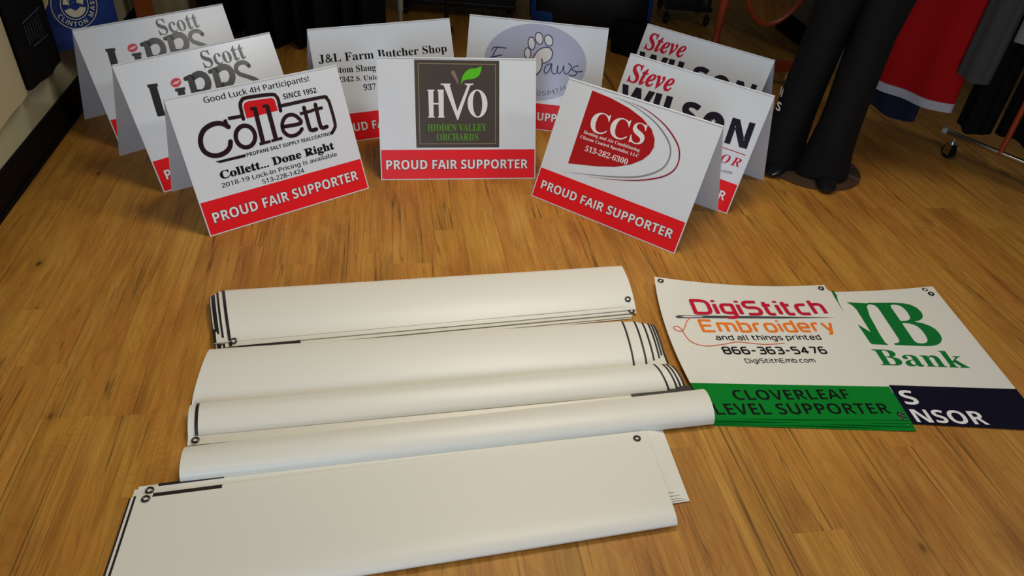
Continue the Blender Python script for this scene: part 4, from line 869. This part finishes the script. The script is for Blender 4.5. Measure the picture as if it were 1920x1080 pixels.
# mannequin legs in black flared trousers on a round base
mq = thing('mannequin', 'legs only mannequin in black flared trousers standing on a round glass base', 'mannequin', (1.240, 2.90, 0))
GL = mat('smoked_glass', (150, 120, 96), rough=0.05, trans=0.8)
bm = bmesh.new(); lathe(bm, [(0, .196), (.002, .20), (.009, .20), (.011, .197)], (.015, .015, 0), (0, 0, 1), 64); bm_obj('round_base', bm, GL, mq)
bm = bmesh.new(); tube(bm, [(.015, .06, .01), (.015, .06, .80)], .012, 12); bm_obj('support_rod', bm, CHROME, mq)
PANT = mat('black_tricot', (12, 12, 13), rough=0.7, bump=0.2, bscale=500, spec=0.2)
def leg_loops(x0, y0, x1, y1, yaw):
    L = []
    prof = [(0.018, .112, .080), (.05, .106, .078), (.12, .092, .074), (.22, .082, .070), (.30, .079, .070), (.42, .079, .070), (.60, .082, .076), (.78, .102, .095), (.88, .105, .105)]
    for z, rx, ry in prof:
        f = z / .88; cx, cy = x0 + (x1 - x0) * f, y0 + (y1 - y0) * f
        L.append([Vector((cx, cy, z)) + Matrix.Rotation(yaw, 3, 'Z') @ Vector((rx * math.cos(t) * (1 + .04 * math.sin(5 * t + z * 9)), ry * math.sin(t) * (1 + .05 * math.sin(4 * t + z * 14)), .006 * math.sin(3 * t) if z < .03 else 0)) for t in [2 * math.pi * k / 36 for k in range(36)]])
    return L
for (x0, y0, x1, y1, yw) in ((-.150, .035, -.066, .02, R(-24)), (.025, -.055, .070, -.02, R(-14))):
    bm = bmesh.new(); loft(bm, leg_loops(x0, y0, x1, y1, yw)); bm_obj('trouser_leg', bm, PANT, mq)
bm = bmesh.new(); loft(bm, [[Vector((a * math.cos(t), b * math.sin(t), z)) for t in [2 * math.pi * k / 40 for k in range(40)]] for z, a, b in ((.82, .19, .11), (.88, .19, .115), (.96, .175, .11), (1.04, .155, .10), (1.08, .15, .098))]); bm_obj('trouser_seat', bm, PANT, mq)
SHOE = mat('black_shoe', (18, 20, 24), rough=0.25)
for (x, y, yw) in ((-.150, -.030, R(-35)), (.030, -.125, R(-14))):
    bm = bmesh.new(); rot = Matrix.Rotation(yw, 3, 'Z')
    loft(bm, [[Vector((x, y, 0)) + rot @ Vector((w * math.cos(t), yy, max(.013, .013 + hh * math.sin(t)))) for t in [2 * math.pi * k / 20 for k in range(20)]] for yy, w, hh in ((.06, .03, .03), (.02, .04, .035), (-.03, .042, .030), (-.07, .036, .022), (-.095, .018, .012))])
    bm_obj('shoe', bm, SHOE, mq)
# white letters running down the outside of the left trouser leg
for k, (ch, z) in enumerate((('S', .270), ('N', .325), ('A', .385))):
    f = z / .88; cx = -.150 + .084 * f; cy = .035 - .015 * f; rx = .078; ea = R(222 - 14 * (z - .27) / .055)
    th = R(205 - 24); p = Vector((cx, cy, z)) + Matrix.Rotation(R(-24), 3, 'Z') @ Vector(((rx + .003) * math.cos(ea), .076 * math.sin(ea), 0))
    out = (p - Vector((cx, cy, z))).normalized(); tg = Vector((-out.y, out.x, 0))
    Fk = lambda u, v, h=0.0, p=p, out=out, tg=tg: p + tg * u + out * (h + .006) + Vector((0, 0, v))
    A = Art(Fk); A.text(ch, 'sans', 'white', (-.016, -.018), (.016 if ch != 'I' else -.008, -.018), (-.016, .018), 1); A.build(mq)

# clothes rail at the right with the red jersey
rd = Vector((2.117 - 1.922, 2.900 - 3.154, 0)).normalized(); rn_ = Vector((-rd.y, rd.x, 0)); r0 = Vector((1.922, 3.154, 0))
rp = lambda s, off=0.0, z=0.0: r0 + rd * s + rn_ * off + Vector((0, 0, z))
rr = thing('garment_rack', 'chrome garment rail on casters along the right edge, carrying red and grey clothes', 'rack', r0)
bm = bmesh.new(); tube(bm, [rp(-.02, 0, .11) - r0, rp(1.0, 0, .11) - r0], .011, 12); bm_obj('base_rail', bm, CHROME, rr)
CAP = mat('grey_plastic_cap', (150, 150, 152), rough=.4)
bm = bmesh.new(); lathe(bm, [(0, .008), (.004, .015), (.022, .015), (.026, .012)], rp(-.045, 0, .11) - r0, rd, 16); bm_obj('end_cap', bm, CAP, rr)
for s in (.22, .95):
    bm = bmesh.new(); tube(bm, [rp(s, .0, .11) - r0, rp(s, 0, 1.5) - r0], .012, 12); bm_obj('upright', bm, RW if s < .5 else CHROME, rr)
bm = bmesh.new(); tube(bm, [rp(-.5, 0, 1.5) - r0, rp(1.0, 0, 1.5) - r0], .013, 12); bm_obj('hanging_rail', bm, CHROME, rr)
for s in (.02, .90): caster(rr, rp(s, 0, 0) - r0, r=.033, bracket=CHROME, yaw=R(20))
RED = mat('red_jersey', (176, 12, 14), rough=0.8, bump=0.3, bscale=500, spec=.2); WHT = mat('white_hem', (190, 190, 198), rough=0.8); NAVY = mat('navy_cloth', (14, 20, 48), rough=0.85); CHAR = mat('charcoal_cloth', (66, 66, 68), rough=0.85, bump=0.3, bscale=300); LG = mat('light_grey_cloth', (130, 134, 138), rough=0.85, bump=0.3, bscale=300)
j = garment('jersey', 'red jersey with a white hem hanging behind the mannequin', 'jersey', rp(-.46, -.02).xy, rp(-.04, -.02).xy, .225, 1.4, .09, RED, folds=2, amp=.010, wob=0, seed=3)
garment('white_hem', '', '', rp(-.463, -.02).xy, rp(-.037, -.02).xy, .195, .236, .097, WHT, folds=2, amp=.010, wob=0, seed=3, parent=j, fsc=.03).location = (0, 0, 0)
garment('trousers', 'navy blue garment showing below the red jersey', 'trousers', rp(-.47, .05).xy, rp(-.20, .05).xy, .07, 1.3, .06, NAVY, folds=2, amp=.006)
garment('sweater', 'charcoal grey sweater sleeve hanging right of the red jersey', 'sweater', rp(-.06, -.06).xy, rp(.08, -.06).xy, .375, 1.4, .07, CHAR, folds=2, amp=.006, wob=.006, skew=(.02, 0))
garment('shirt', 'light grey shirt at the top right corner of the rail', 'shirt', rp(.10, -.07).xy, rp(.55, -.07).xy, .56, 1.4, .10, LG, folds=2, amp=.01, wob=.012)
for k, (a, b, z0, wh) in enumerate(((-.03, .12, .13, 'beside the red jersey'), (.13, .33, .16, 'under the charcoal sweater'), (.34, .58, .15, 'at the right edge'))):
    garment('dark_garment', 'long black garment on the right rail ' + wh, 'garment', rp(a, .09).xy, rp(b, .09).xy, z0, 1.4, .11, BLACK, folds=2, amp=.012, seed=k + 20, group='black garments on the right rail')
